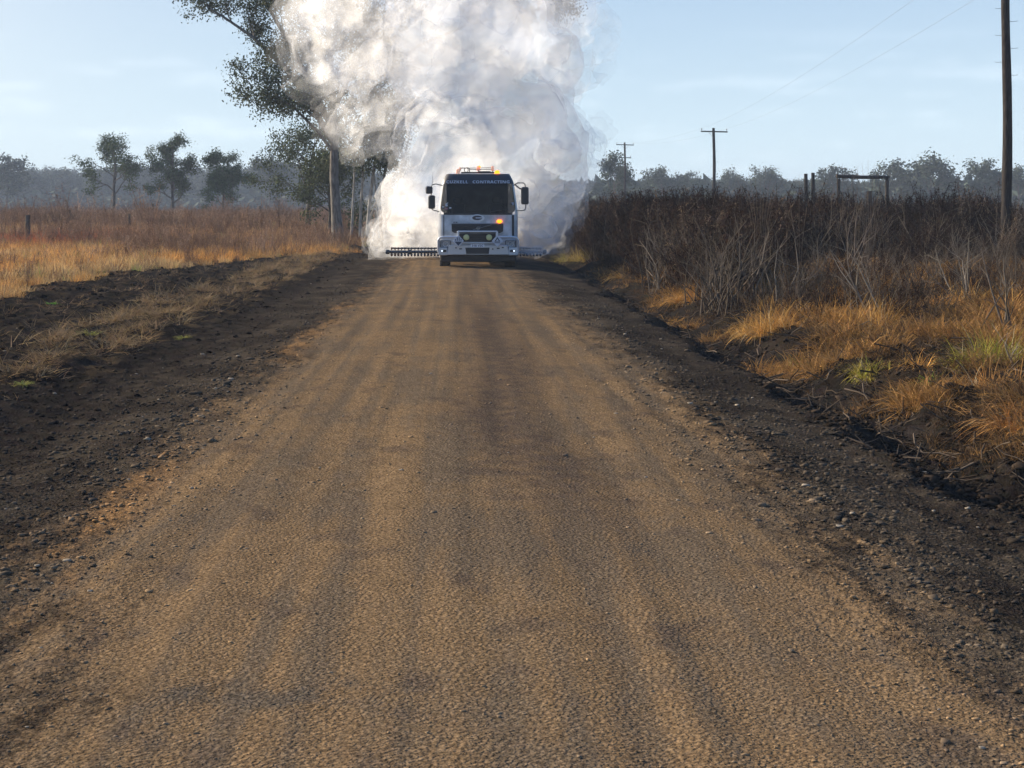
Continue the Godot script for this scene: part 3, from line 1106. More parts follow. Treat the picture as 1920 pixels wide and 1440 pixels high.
func build_trees() -> void:
	# the big leaning gum behind the truck; its limbs as they stand
	var o := opts(0.70, 74, 0.175, Color(0.090, 0.102, 0.048))
	var wood := MB.new()
	var leaves := MB.new()
	wood.col = Color(0.31, 0.275, 0.235)
	wood.tube([Vector3(0.1, -0.3, 0), Vector3(0, 1.0, 0), Vector3(-0.12, 3.0, 0), Vector3(-0.1, 5.0, 0), Vector3(-0.2, 7.5, 0.2), Vector3(-0.4, 11.0, 0.3), Vector3(-0.5, 15.0, 0)], [0.36, 0.27, 0.24, 0.22, 0.18, 0.12, 0.07], 10, false)
	var arms := [
		[[Vector3(-0.1, 4.6, 0), Vector3(-1.2, 6.6, 0.2), Vector3(-2.7, 8.7, 0.3), Vector3(-4.4, 10.3, 0.2), Vector3(-6.0, 11.4, 0)], 0.17],
		[[Vector3(-0.1, 5.2, 0), Vector3(-1.2, 7.6, -0.3), Vector3(-2.5, 10.0, -0.4), Vector3(-3.9, 12.4, -0.6), Vector3(-4.6, 14.4, -0.6)], 0.17],
		[[Vector3(-0.1, 4.2, 0), Vector3(-1.0, 5.4, 0.4), Vector3(-2.2, 6.6, 0.6), Vector3(-3.5, 7.5, 0.6)], 0.10],
		[[Vector3(-0.15, 6.4, 0), Vector3(0.8, 8.4, 0.5), Vector3(2.1, 10.4, 0.7), Vector3(3.6, 12.3, 0.7)], 0.15],
		[[Vector3(-0.25, 8.0, 0.2), Vector3(-1.2, 10.5, 1.0), Vector3(-2.0, 13.2, 1.5)], 0.13],
		[[Vector3(-0.12, 4.4, 0), Vector3(-0.7, 5.6, -0.6), Vector3(-1.4, 6.6, -1.0)], 0.07],
		[[Vector3(-0.1, 5.8, 0), Vector3(0.9, 6.9, -0.8), Vector3(2.2, 7.7, -1.4)], 0.10],
		[[Vector3(-0.3, 9.5, 0.2), Vector3(0.6, 12.0, -0.8), Vector3(1.2, 15.0, -1.2)], 0.11]]
	for a in arms:
		var pts: Array = a[0]
		var r: float = a[1]
		var rad := []
		for i in pts.size():
			rad.append(lerpf(r, r * 0.35, float(i) / (pts.size() - 1)))
		wood.tube(pts, rad, 7, false)
		for i in range(1, pts.size()):
			var seg: Vector3 = (pts[i] - pts[i - 1]).normalized()
			for k in (4 if i > 1 else 1):
				var p: Vector3 = pts[i - 1].lerp(pts[i], rng.randf_range(0.2, 1.0))
				var turn := seg.cross(Vector3(rng.randfn(), rng.randfn(), rng.randfn())).normalized()
				limb(wood, leaves, p, seg.rotated(turn, rng.randf_range(0.4, 1.0)), rng.randf_range(0.9, 1.7), rad[i] * 0.5, 1, o)
		limb(wood, leaves, pts[-1], (pts[-1] - pts[-2]).normalized(), 1.4, rad[-1], 1, o)
	limb(wood, leaves, Vector3(-0.5, 15.0, 0), Vector3.UP, 2.0, 0.07, 2, o)
	for k in 46:
		var y := rng.randf_range(4.6, 15.0)
		var a := rng.randf() * TAU
		limb(wood, leaves, Vector3(-0.3, y, 0.1), Vector3(cos(a), 0.6, sin(a)), rng.randf_range(1.6, 3.4), 0.05, 1, o)
	var t := thing("gum_tree", "huge gum tree with limbs sweeping left, half hidden by steam", "tree", Vector3(-6.15, 0.4, -80.0), "gum trees behind the truck")
	finish_tree(t, wood, leaves)
	# the slender many-stemmed gum beside it, one long limb reaching over the road
	wood = MB.new()
	leaves = MB.new()
	wood.col = Color(0.68, 0.64, 0.57)
	for st in [[-0.9, -0.6, 6.5, 0.09], [-0.4, -0.1, 8.0, 0.10], [0.0, 0.9, 9.0, 0.12], [0.35, 1.6, 7.5, 0.08], [0.7, 0.3, 6.0, 0.07], [1.0, 2.4, 5.5, 0.06], [-0.2, 1.9, 6.0, 0.06]]:
		var pts := []
		var rad := []
		for i in 6:
			var q := i / 5.0
			pts.append(Vector3(lerpf(st[0], st[1], q) + rng.randfn() * 0.08 * q, -0.2 + st[2] * q, rng.randfn() * 0.15 * q + st[0] * 0.5))
			rad.append(lerpf(st[3], st[3] * 0.4, q))
		wood.tube(pts, rad, 6, false)
		for k in 5:
			var i := 3 + k % 2
			var a := rng.randf() * TAU
			limb(wood, leaves, pts[i], Vector3(cos(a), 0.9, sin(a)), rng.randf_range(0.8, 1.5), rad[i] * 0.5, 1, o)
		limb(wood, leaves, pts[5], Vector3(rng.randfn() * 0.3, 1, 0), 1.4, rad[5], 1, o)
	var reach := [Vector3(0.9, 8.8, 0), Vector3(2.8, 10.5, 0), Vector3(5.4, 11.6, 0), Vector3(8.2, 12.4, 0), Vector3(10.3, 12.6, 0)]
	wood.tube(reach, [0.07, 0.065, 0.055, 0.045, 0.03], 6, false)
	for p in [reach[2], reach[3], reach[4], reach[4], Vector3(9.6, 12.5, 0)]:
		for k in 2:
			limb(wood, leaves, p, Vector3(rng.randf_range(0.0, 0.7), rng.randf_range(-0.1, 0.8), rng.randfn() * 0.5), 0.9, 0.03, 1, o)
	t = thing("gum_tree", "slender many-stemmed gum with pale bare stems beside the steam", "tree", Vector3(-4.9, 0.3, -86.0), "gum trees behind the truck")
	finish_tree(t, wood, leaves)
	# dense small tree left of them
	o = opts(0.6, 46, 0.175, Color(0.085, 0.100, 0.045))
	var g := grown(6.4, 0.18, 9, 2.6, 0.16, o)
	t = thing("gum_tree", "small dense olive tree left of the huge gum trunk", "tree", Vector3(-9.2, 0.4, -96.0), "gum trees behind the truck")
	finish_tree(t, g[0], g[1])
	g = grown(4.2, 0.15, 8, 1.9, 0.12, o)
	t = thing("gum_tree", "low bushy tree at the foot of the huge gum", "tree", Vector3(-7.3, 0.4, -90.0), "gum trees behind the truck")
	finish_tree(t, g[0], g[1])
	# three lone trees in the paddock
	o = opts(0.58, 46, 0.21, Color(0.075, 0.10, 0.042))
	o.open = 1.15
	g = grown(7.4, 0.26, 8, 3.3, 0.20, o)
	t = thing("paddock_tree", "spreading open-crowned tree, leftmost of three lone paddock trees", "tree", Vector3(-33.3, 0.7, -150.0), "lone trees in the paddock")
	finish_tree(t, g[0], g[1])
	o.open = 0.9
	g = grown(7.8, 0.14, 11, 2.0, 0.18, o)
	t = thing("paddock_tree", "tall narrow tree, middle of three lone paddock trees", "tree", Vector3(-27.5, 0.7, -150.0), "lone trees in the paddock")
	finish_tree(t, g[0], g[1])
	o.n = 50
	o.tone = Color(0.062, 0.090, 0.036)
	g = grown(6.0, 0.10, 11, 2.1, 0.17, o)
	t = thing("paddock_tree", "low bushy tree, rightmost of three lone paddock trees", "tree", Vector3(-22.6, 0.7, -150.0), "lone trees in the paddock")
	finish_tree(t, g[0], g[1])
	# far trees: a few grown once, then repeated
	o = opts(1.15, 15, 0.62, Color(0.070, 0.085, 0.055))
	var kinds := []
	for k in 4:
		o.open = 0.9 + 0.12 * k
		kinds.append(grown(10.0, 0.28, 8, 3.4 + 0.3 * k, 0.24, o))
	var meshes := []
	for k in kinds:
		meshes.append([k[0].mesh(), k[1].mesh()])
	# crowns that stand out above the wood
	var spots := [
		["round-crowned tree behind the farthest power pole", 1152, 285, 235.0, 1, 0.8],
		["flat-topped small tree right of the farthest power pole", 1243, 312, 300.0, 2, 1.0],
		["low domed tree left of the middle power pole", 1293, 322, 320.0, 0, 1.2],
		["low domed tree just right of the middle power pole", 1368, 318, 320.0, 3, 1.0],
		["grey-green tree behind the drooping grass heads", 1440, 312, 320.0, 1, 1.1],
		["domed tree behind the pair of yard posts", 1562, 310, 290.0, 2, 1.15],
		["pale open tree above the timber frame", 1672, 300, 270.0, 0, 1.1],
		["tallest pale tree on the right skyline", 1745, 290, 265.0, 3, 1.25],
		["spreading tree just left of the near power pole", 1848, 298, 260.0, 1, 1.1],
		["tree cut by the right edge beyond the near power pole", 1912, 310, 270.0, 2, 1.1],
		["tree on the left skyline cut by the left edge", 12, 290, 330.0, 0, 1.2],
		["open tree just left of the small dense olive tree", 505, 288, 330.0, 3, 0.9]]
	for s in spots:
		var d: float = s[3]
		var x: float = (s[1] - 852) / 2880.0 * d
		var y0 := land(x, d) - 0.2
		var h: float = 1.9 + (385 - s[2]) / 2880.0 * d - y0
		t = thing("skyline_tree", s[0], "tree", Vector3(x, y0, -d), "trees on the skyline")
		obj("trunk", meshes[s[4]][0], bark(), t)
		obj("crown", meshes[s[4]][1], leafy("gum_leaves", 0.35), t)
		t.scale = Vector3(s[5], 1.0, s[5]) * h / 11.2
		t.rotation.y = rng.randf() * TAU
	# the wood far behind, one mass
	var holder := Node3D.new()
	holder.name = "distant_wood"
	add_child(holder)
	tag(holder, "hazy grey-green wood closing off the paddocks far behind", "woodland", "", "stuff")
	for k in 4:
		var where := []
		for i in 95:
			var left := i < 55
			var d := rng.randf_range(440.0, 640.0) if left else rng.randf_range(320.0, 460.0)
			var px := rng.randf_range(-160.0, 700.0) if left else rng.randf_range(1040.0, 2120.0)
			var x := (px - 852) / 2880.0 * d
			var top := 312.0 - 12.0 * n1.get_noise_1d(px * 0.012) if left else 340.0 - 8.0 * n1.get_noise_1d(px * 0.015)
			var h := (1.9 + (385 - top) / 2880.0 * d) * rng.randf_range(0.75, 1.02) + 0.3
			where.append(Transform3D(Basis(Vector3.UP, rng.randf() * TAU).scaled(Vector3(1.25, 1.0, 1.25) * h / 11.2), Vector3(x, 0.0, -d)))
		scatter("crowns", meshes[k][1], leafy("gum_leaves", 0.35), where, [], holder)
		scatter("trunks", meshes[k][0], bark(), where, [], holder)
	# undergrowth closing the wood's foot
	var bush := MB.new()
	for i in 160:
		clump(bush, Vector3(rng.randfn() * 0.8, rng.randf_range(0.1, 1.0), rng.randfn() * 0.8), 0.5, 8, 0.5, Color(0.06, 0.075, 0.05), 0.2)
	var bw := []
	for i in 420:
		var left := i < 230
		var d := rng.randf_range(430.0, 600.0) if left else rng.randf_range(310.0, 440.0)
		var px := rng.randf_range(-160.0, 720.0) if left else rng.randf_range(1040.0, 2120.0)
		bw.append(placed(Vector3((px - 852) / 2880.0 * d, 0.3, -d), rng.randf_range(2.6, 5.2), 1.3, 0.05))
	scatter("undergrowth", bush.mesh(), leafy("gum_leaves", 0.35), bw, [], holder)


# ---------------------------------------------------------------- poles, wires, fences
func wood_mat(key: String, base: Color) -> StandardMaterial3D:
	var m := mat(key, base, 0.9, 0.0, 0.2)
	if m.albedo_texture == null:
		m.albedo_texture = noise_tex(71, 0.03, FastNoiseLite.TYPE_SIMPLEX, 4, 0.45, 1.0, 256)
		m.uv1_triplanar = true
		m.uv1_scale = Vector3(3.0, 0.25, 3.0)
	return m


func power_pole(label: String, x: float, d: float, h: float, r: float, second: bool, both_braces: bool, turn: float) -> Array:
	var y0 := land(x, d) - 0.4
	var t := thing("power_pole", label, "power pole", Vector3(x, y0, -d), "timber power poles along the right")
	t.rotation.y = turn
	h -= y0
	var pm := wood_mat("pole_timber", lin(0.075, 0.062, 0.054))
	var m := MB.new()
	var pts := []
	var rad := []
	for i in 13:
		var q := i / 12.0
		pts.append(Vector3(0.035 * sin(q * 7.0 + x), h * q, 0.03 * sin(q * 5.0)))
		rad.append(lerpf(r, r * 0.72, q) * (1.0 + 0.03 * sin(q * 23.0)))
	m.tube(pts, rad, 12)
	obj("pole", m.mesh(), pm, t)
	var steel := mat("galvanised", lin(0.30, 0.31, 0.32), 0.55, 0.7)
	var glass := mat("porcelain", lin(0.16, 0.12, 0.10), 0.25)
	var ends := []
	var arms := [[h - 0.32, 2.3]]
	if second:
		arms.append([h - 2.0, 1.6])
	for a in arms:
		var w: float = a[1]
		var y: float = a[0]
		m = MB.new()
		m.box(Vector3(0, y, r * 0.72 + 0.05), Vector3(w, 0.11, 0.09), 0.01, Basis(Vector3.BACK, -0.025))
		obj("crossarm", m.mesh(), pm, t)
		for sg in [-1.0, 1.0]:
			m = MB.new()
			var at := Vector3(sg * (w * 0.5 - 0.08), y + 0.055 - sg * 0.028, r * 0.72 + 0.05)
			m.lathe(at, [Vector2(0.012, 0.0), Vector2(0.012, 0.08), Vector2(0.045, 0.09), Vector2(0.05, 0.13), Vector2(0.03, 0.15), Vector2(0.042, 0.19), Vector2(0.0, 0.22)], 10)
			obj("insulator", m.mesh(), glass, t)
			if y > h - 1.0:
				ends.append(Vector3(x, y0, -d) + Basis(Vector3.UP, turn) * (at + Vector3(0, 0.2, 0)))
				if both_braces or sg < 0.0:
					m = MB.new()
					m.tube([Vector3(sg * 0.5, y - 0.03, r * 0.72 + 0.105), Vector3(sg * 0.06, y - 0.55, r * 0.8 + 0.02)], [0.016], 5)
					obj("brace", m.mesh(), steel, t)
	for k in 7:
		m = MB.new()
		var sg := 1.0 if k % 2 == 0 else -1.0
		var y := h - 1.2 - k * 0.42
		m.tube([Vector3(sg * r * 0.6, y, 0), Vector3(sg * (r + 0.15), y, 0), Vector3(sg * (r + 0.15), y + 0.03, 0)], [0.008], 5)
		obj("step_bolt", m.mesh(), steel, t)
	return ends


func build_poles() -> void:
	var near := power_pole("thick near power pole at the right edge rising out of frame", 17.25, 48.0, 9.68, 0.165, false, false, -0.35)
	var middle := power_pole("middle power pole with a single crossarm and one brace", 22.3, 132.0, 8.55, 0.16, false, false, 0.0)
	var farthest := power_pole("farthest power pole with two crossarms beside the steam", 22.2, 200.0, 10.1, 0.16, true, true, 0.0)
	var cable := mat("aluminium_cable", lin(0.34, 0.35, 0.36), 0.5, 0.6)
	var names := ["left wire between the near and middle power poles", "right wire between the near and middle power poles", "left wire between the middle and farthest power poles", "right wire between the middle and farthest power poles", "left wire running from near pole out past the camera", "right wire running from near pole out past the camera"]
	var runs := [[near[0], middle[0]], [near[1], middle[1]], [middle[0], farthest[0]], [middle[1], farthest[1]]]
	for i in runs.size():
		var a: Vector3 = runs[i][0]
		var b: Vector3 = runs[i][1]
		var m := MB.new()
		var pts := []
		for k in 25:
			var q := k / 24.0
			pts.append(a.lerp(b, q) - Vector3.UP * 4.0 * q * (1.0 - q) * a.distance_to(b) * 0.007 - a)
		m.tube(pts, [0.005], 4, false)
		var w := obj("power_line", m.mesh(), cable)
		w.position = a
		tag(w, names[i], "wire", "wires between the power poles")


func post(label: String, x: float, d: float, h: float, r: float, tilt: float, group: String, base := Color.WHITE) -> Node3D:
	var t := thing("fence_post", label, "fence post", Vector3(x, land(x, d) - 0.2, -d), group)
	var m := MB.new()
	m.tube([Vector3(0, 0, 0), Vector3(tilt * 0.5 + 0.01, h * 0.5 + 0.1, 0), Vector3(tilt, h + 0.2, 0)], [r, r * 0.97, r * 0.9], 9)
	obj("timber", m.mesh(), wood_mat("weathered_post", lin(0.15, 0.125, 0.105)), t)
	return t


func build_fences() -> void:
	# posts in the left paddock
	post("thick split fence post standing in the red grass at left", -20.3, 73.0, 1.25, 0.13, 0.03, "fence posts in the left paddock")
	post("small fence post right of the red grass patch", -18.6, 88.0, 1.0, 0.08, -0.02, "fence posts in the left paddock")
	post("thin fence post among the dark weeds at far left", -23.8, 95.0, 1.1, 0.07, 0.02, "fence posts in the left paddock")
	post("short stump post on the skyline between first two paddock trees", -24.5, 125.0, 1.35, 0.11, 0.0, "fence posts in the left paddock")
	post("fence post farthest right of the skyline posts near tree trio", -15.2, 120.0, 1.15, 0.08, 0.0, "fence posts in the left paddock")
	# the old yard on the right: two lone posts and a gallows frame
	post("left one of the pair of tall yard posts", 15.15, 66.0, 3.0, 0.085, -0.05, "tall posts of the old yard")
	post("right one of the pair of tall yard posts", 15.55, 66.6, 3.05, 0.085, 0.0, "tall posts of the old yard")
	post("short dark post under the timber frame", 17.4, 64.4, 2.25, 0.13, 0.0, "tall posts of the old yard")
	var d := 65.0
	var x0 := 16.25
	var x1 := 18.30
	var t := thing("timber_frame", "square timber frame of the old yard rising above the brush", "timber frame", Vector3(x0, land(x0, d) - 0.2, -d))
	var wm := wood_mat("weathered_post", lin(0.15, 0.125, 0.105))
	var top := 3.12 - land(x0, d) + 0.2
	for x in [0.0, x1 - x0]:
		var m := MB.new()
		m.tube([Vector3(x, 0, 0), Vector3(x + 0.01, top - 0.08, 0)], [0.085, 0.075], 9)
		obj("upright", m.mesh(), wm, t)
	var m := MB.new()
	m.tube([Vector3(-0.08, top + 0.02, 0), Vector3(1.0, top - 0.03, 0), Vector3(x1 - x0 + 0.1, top - 0.03, 0)], [0.085, 0.08, 0.07], 9)
	obj("top_rail", m.mesh(), wm, t)
	# tall drooping grass heads that stand above the brush
	var gm := leafy("dry_grass", 0.7)
	var heads := [["wide drooping grass head nearest the middle power pole", 1425, 340, 300, 36.0], ["single bent grass head just left of middle power pole", 1322, 345, 318, 44.0], ["tall feathery grass head above the timber frame", 1628, 350, 290, 36.0], ["thin bent grass head above the yard posts", 1580, 350, 298, 46.0], ["small bent grass head left of the yard posts", 1498, 345, 318, 40.0]]
	for hd in heads:
		var dd: float = hd[4]
		var x: float = (hd[1] - 852) / 2880.0 * dd
		var y0 := land(x, dd)
		var hh: float = 1.9 + (385 - hd[3]) / 2880.0 * dd - y0
		var g := thing("seeding_grass", hd[0], "tall grass", Vector3(x, y0 - 0.05, -dd), "grass heads above the brush")
		var b := MB.new()
		b.col = Color(0.20, 0.155, 0.11)
		var big := 9 if hd[3] < 305 and hd[1] != 1580 else 3
		for k in big:
			var sp := (k - (big - 1) * 0.5) / big
			var pts := []
			for i in 7:
				var q := i / 6.0
				pts.append(Vector3(sp * 1.1 * q * q + 0.15 * sp, hh * (q if q < 0.75 else 0.75 + (q - 0.75) * (0.9 - absf(sp))), rng.randfn() * 0.02))
			b.tube(pts, [0.006, 0.006, 0.005, 0.005, 0.004, 0.003, 0.002], 3, false)
			for l in 16:
				var q := rng.randf_range(0.45, 1.0) * 5.99
				var i := int(q)
				var o := Vector3(signf(sp + rng.randfn() * 0.2), rng.randf_range(-0.1, 0.5), rng.randfn() * 0.4).normalized()
				blade(b, pts[i].lerp(pts[i + 1], q - i), o, rng.randf_range(0.12, 0.32), 0.008, 0.8, 3)
		obj("stalks", b.mesh(), gm, g)


# ---------------------------------------------------------------- the spray truck
# the curved front of the cab: u from -1 (left as seen) to 1, y height; out pushes along the outward direction
func cab_half(y: float) -> float:
	if y < 1.75:
		return 1.235
	if y < 2.55:
		return lerpf(1.235, 1.13, (y - 1.75) / 0.8)
	return lerpf(1.13, 0.98, pow((y - 2.55) / 0.37, 1.6))


func cab_front(u: float, y: float, out := 0.0) -> Vector3:
	var rake := 0.0
	if y > 1.15:
		rake = -0.10 * (y - 1.15)
	if y > 2.5:
		rake -= 0.9 * pow(y - 2.5, 2.0)
	var au := absf(u)
	var z := rake - 0.05 * u * u - 0.16 * pow(au, 18.0)
	return Vector3(u * (cab_half(y) + out * 0.3 * au), y, z + out)


# a sheet on the cab front between heights, its edge given by left/right u at each height
func cab_sheet(m: MB, y0: float, y1: float, ny: int, nu: int, ul: Callable, ur: Callable, out: float) -> void:
	var first := m.v.size()
	for j in ny + 1:
		var y := lerpf(y0, y1, float(j) / ny)
		for i in nu + 1:
			var u: float = lerpf(ul.call(y), ur.call(y), float(i) / nu)
			var p := cab_front(u, y, out)
			var pu := cab_front(u + 0.01, y, out) - cab_front(u - 0.01, y, out)
			var pv := cab_front(u, y + 0.01, out) - cab_front(u, y - 0.01, out)
			m.vert(p, pu.cross(pv).normalized())
	var w := nu + 1
	for j in ny:
		for i in nu:
			var a := first + j * w + i
			m.idx.append_array([a, a + w, a + 1, a + 1, a + w, a + w + 1])


func rounded(w: float, h: float, r: float, n := 5) -> PackedVector2Array:
	var out := PackedVector2Array()
	for c in [[1, 1, 0.0], [-1, 1, PI / 2], [-1, -1, PI], [1, -1, PI * 1.5]]:
		for k in n + 1:
			var a: float = c[2] + PI / 2 * k / n
			out.append(Vector2(c[0] * (w * 0.5 - r) + cos(a) * r, c[1] * (h * 0.5 - r) + sin(a) * r))
	return out


func lettering(words: String, width: float, height: float, depth: float, weight := 700) -> ArrayMesh:
	var f := SystemFont.new()
	f.font_names = PackedStringArray(["Droid Sans"])
	f.font_weight = weight
	var tm := TextMesh.new()
	tm.text = words
	tm.font = f
	tm.font_size = 64
	tm.pixel_size = 0.01
	tm.depth = 0.05
	var a := tm.get_mesh_arrays()
	var v: PackedVector3Array = a[Mesh.ARRAY_VERTEX]
	var lo := v[0]
	var hi := v[0]
	for p in v:
		lo = lo.min(p)
		hi = hi.max(p)
	for i in v.size():
		var p := v[i] - (lo + hi) * 0.5
		v[i] = Vector3(p.x * width / (hi.x - lo.x), p.y * height / (hi.y - lo.y), p.z * depth / maxf(hi.z - lo.z, 0.001))
	a[Mesh.ARRAY_VERTEX] = v
	a[Mesh.ARRAY_TEX_UV] = null
	a[Mesh.ARRAY_TANGENT] = null
	var m := ArrayMesh.new()
	m.add_surface_from_arrays(Mesh.PRIMITIVE_TRIANGLES, a)
	return m


func wheel(t: Node3D, x: float, z: float, r: float, w: float) -> void:
	var side := Basis(Vector3.BACK, PI / 2)
	var m := MB.new()
	var h := w * 0.5
	m.lathe(Vector3.ZERO, [Vector2(r * 0.58, -h * 0.9), Vector2(r * 0.8, -h), Vector2(r * 0.95, -h * 0.9), Vector2(r, -h * 0.7), Vector2(r, h * 0.7), Vector2(r * 0.95, h * 0.9), Vector2(r * 0.8, h), Vector2(r * 0.58, h * 0.9)], 28, side)
	for k in 28:
		var a := TAU * k / 28
		for row in [-0.4, 0.0, 0.4]:
			m.box(Vector3(row * w, cos(a) * (r + 0.004), sin(a) * (r + 0.004)), Vector3(w * 0.3, 0.016, r * 0.13), 0.0, Basis(Vector3.RIGHT, a))
	var rubber := mat("tyre_rubber", lin(0.022, 0.021, 0.020), 0.85, 0.0, 0.3)
	var o := obj("wheel", m.mesh(), rubber, t)
	o.position = Vector3(x, r, z)
	m = MB.new()
	m.lathe(Vector3.ZERO, [Vector2(r * 0.58, -h * 0.85), Vector2(r * 0.5, -h * 0.6), Vector2(r * 0.2, -h * 0.55), Vector2(0, -h * 0.5)], 20, side)
	m.lathe(Vector3.ZERO, [Vector2(0, h * 0.5), Vector2(r * 0.2, h * 0.55), Vector2(r * 0.5, h * 0.6), Vector2(r * 0.58, h * 0.85)], 20, side)
	obj("rim", m.mesh(), mat("steel_rim", lin(0.45, 0.45, 0.44), 0.45, 0.6), o)


func build_truck() -> void:
	var tx := 0.73
	var td := 47.4
	var t := thing("spray_truck", "white flat-fronted spray truck driving towards the camera out of the steam", "truck", Vector3(tx, surf(tx, td) - 0.015, -td))
	var white := mat("white_paint", lin(0.66, 0.68, 0.71), 0.32, 0.0, 0.5)
	white.albedo_texture = noise_tex(91, 0.012, FastNoiseLite.TYPE_SIMPLEX, 5, 0.68, 1.0, 256)
	white.uv1_triplanar = true
	white.uv1_scale = Vector3(0.6, 0.6, 0.6)
	white.clearcoat_enabled = true
	white.clearcoat = 0.6
	white.clearcoat_roughness = 0.15
	var black := mat("black_trim", lin(0.018, 0.019, 0.021), 0.55)
	var chrome := mat("dull_chrome", lin(0.62, 0.63, 0.65), 0.28, 0.85)
	var silver := mat("silver_bumper", lin(0.50, 0.51, 0.53), 0.35, 0.35)
	var glass := mat("tinted_glass", Color(0.012, 0.018, 0.026, 0.93), 0.05, 0.0, 0.32)
	glass.transparency = BaseMaterial3D.TRANSPARENCY_ALPHA
	var lens := mat("clear_lens", Color(0.75, 0.78, 0.8, 0.35), 0.08)
	lens.transparency = BaseMaterial3D.TRANSPARENCY_ALPHA
	var amber := mat("amber_lens", lin(0.85, 0.20, 0.01), 0.25)
	amber.backlight_enabled = true
	amber.backlight = Color(1.0, 1.0, 1.0)
	var lit := mat("amber_light_lit", lin(0.9, 0.4, 0.03), 0.3)
	lit.emission_enabled = true
	lit.emission = Color(1.0, 0.55, 0.06)
	lit.emission_energy_multiplier = 1.6
	var m := MB.new()
	# cab shell: the front skin below the windscreen, pillars, sides, roof, back, floor
	cab_sheet(m, 0.72, 1.66, 12, 28, func(_y): return -1.0, func(_y): return 1.0, 0.0)
	var dep := 1.75
	var prev_l := []
	for sg in [-1.0, 1.0]:
		# corner pillars beside the windscreen
		var sgf: float = sg
		if sgf < 0.0:
			cab_sheet(m, 1.66, 2.92, 14, 3, func(_y): return -1.0, func(_y): return -0.93, 0.0)
		else:
			cab_sheet(m, 1.66, 2.92, 14, 3, func(_y): return 0.93, func(_y): return 1.0, 0.0)
		for j in 22:
			var ya := lerpf(0.72, 2.92, j / 22.0)
			var yb := lerpf(0.72, 2.92, (j + 1) / 22.0)
			var a := cab_front(sgf, ya)
			var b := cab_front(sgf, yb)
			var a2 := Vector3(a.x, a.y, -dep)
			var b2 := Vector3(b.x, b.y, -dep)
			var w := Vector3(sgf, 0.1, 0)
			if ya > 1.55 and ya < 2.5:
				# door window opening
				var za := a.z - 0.25
				m.face(Vector3.ZERO, Basis.IDENTITY, [a, b, Vector3(b.x, b.y, za), Vector3(a.x, a.y, za)], w)
				m.face(Vector3.ZERO, Basis.IDENTITY, [Vector3(a.x, a.y, -1.15), Vector3(b.x, b.y, -1.15), b2, a2], w)
			else:
				m.face(Vector3.ZERO, Basis.IDENTITY, [a, b, b2, a2], w)
	# roof
	for i in 20:
		var ua := lerpf(-1.0, 1.0, i / 20.0)
		var ub := lerpf(-1.0, 1.0, (i + 1) / 20.0)
		var a := cab_front(ua, 2.92)
		var b := cab_front(ub, 2.92)
		var ra := 0.05 * (1.0 - pow(ua, 4.0))
		var rb := 0.05 * (1.0 - pow(ub, 4.0))
		m.face(Vector3.ZERO, Basis.IDENTITY, [a, b, Vector3(b.x, 2.92 + rb, b.z - 0.25), Vector3(a.x, 2.92 + ra, a.z - 0.25)], Vector3(0, 1, 0.3).normalized())
		m.face(Vector3.ZERO, Basis.IDENTITY, [Vector3(a.x, 2.92 + ra, a.z - 0.25), Vector3(b.x, 2.92 + rb, b.z - 0.25), Vector3(b.x, 2.92 + rb, -dep), Vector3(a.x, 2.92 + ra, -dep)], Vector3.UP)
	m.box(Vector3(0, 1.82, -dep - 0.02), Vector3(1.96, 2.2, 0.04))
	m.box(Vector3(0, 0.74, -0.98), Vector3(2.36, 0.04, 1.5))
	obj("cab", m.mesh(), white, t)
	# windscreen glass, its bottom edge bowed
	m = MB.new()
	cab_sheet(m, 1.70, 2.60, 14, 26, func(y): return -0.95 + 0.10 * pow(maxf(0.0, (1.86 - y) / 0.16), 2.0), func(y): return 0.95 - 0.10 * pow(maxf(0.0, (1.86 - y) / 0.16), 2.0), 0.012)
	var ws := obj("windscreen", m.mesh(), glass, t)
	# stickers low on the glass
	var st := MB.new()
	var sticker := mat("white_sticker", lin(0.6, 0.63, 0.68), 0.6)
	for s in [[-0.80, 1.93, 0.035], [-0.885, 1.885, 0.03], [-0.70, 1.86, 0.035]]:
		st = MB.new()
		st.prism(cab_front(s[0], s[1], 0.016), rounded(s[2] * 2.0, s[2] * 1.3, s[2] * 0.5), 0.004)
		obj("sticker", st.mesh(), sticker, ws)
	for k in 3:
		st = MB.new()
		var bar := rounded(0.10 - 0.02 * k, 0.016, 0.004)
		st.prism(cab_front(-0.80, 2.0 - k * 0.028, 0.017), bar, 0.004, 0.0, Basis(Vector3.BACK, 0.6))
		obj("sticker", st.mesh(), sticker, ws)
	st = MB.new()
	st.prism(cab_front(0.885, 1.99, 0.016), rounded(0.09, 0.085, 0.012), 0.004)
	obj("sticker", st.mesh(), mat("blue_grey_sticker", lin(0.30, 0.34, 0.42), 0.6), ws)
	st = MB.new()
	st.prism(cab_front(-0.80, 1.835, 0.016), rounded(0.09, 0.05, 0.012), 0.004)
	obj("sticker", st.mesh(), mat("red_sticker", lin(0.30, 0.10, 0.14), 0.6), ws)
	# wipers
	for s in [[-0.35, 0.42], [0.30, 0.42]]:
		m = MB.new()
		var a := cab_front(s[0], 1.735, 0.03)
		var b := cab_front(s[0] + s[1], 1.80, 0.03)
		m.tube([a, a.lerp(b, 0.5) + Vector3(0, 0.012, 0.01), b], [0.010, 0.012, 0.008], 5)
		obj("wiper", m.mesh(), black, t)
	# dark lower band under the glass
	m = MB.new()
	cab_sheet(m, 1.645, 1.70, 2, 26, func(_y): return -0.86, func(_y): return 0.86, 0.010)
	obj("scuttle", m.mesh(), black, t)
	# black header and sun visor over the glass, with the owner's name
	m = MB.new()
	cab_sheet(m, 2.60, 2.915, 10, 28, func(_y): return -0.99, func(_y): return 0.99, 0.02)
	var visor := mat("dark_visor", lin(0.030, 0.026, 0.028), 0.4)
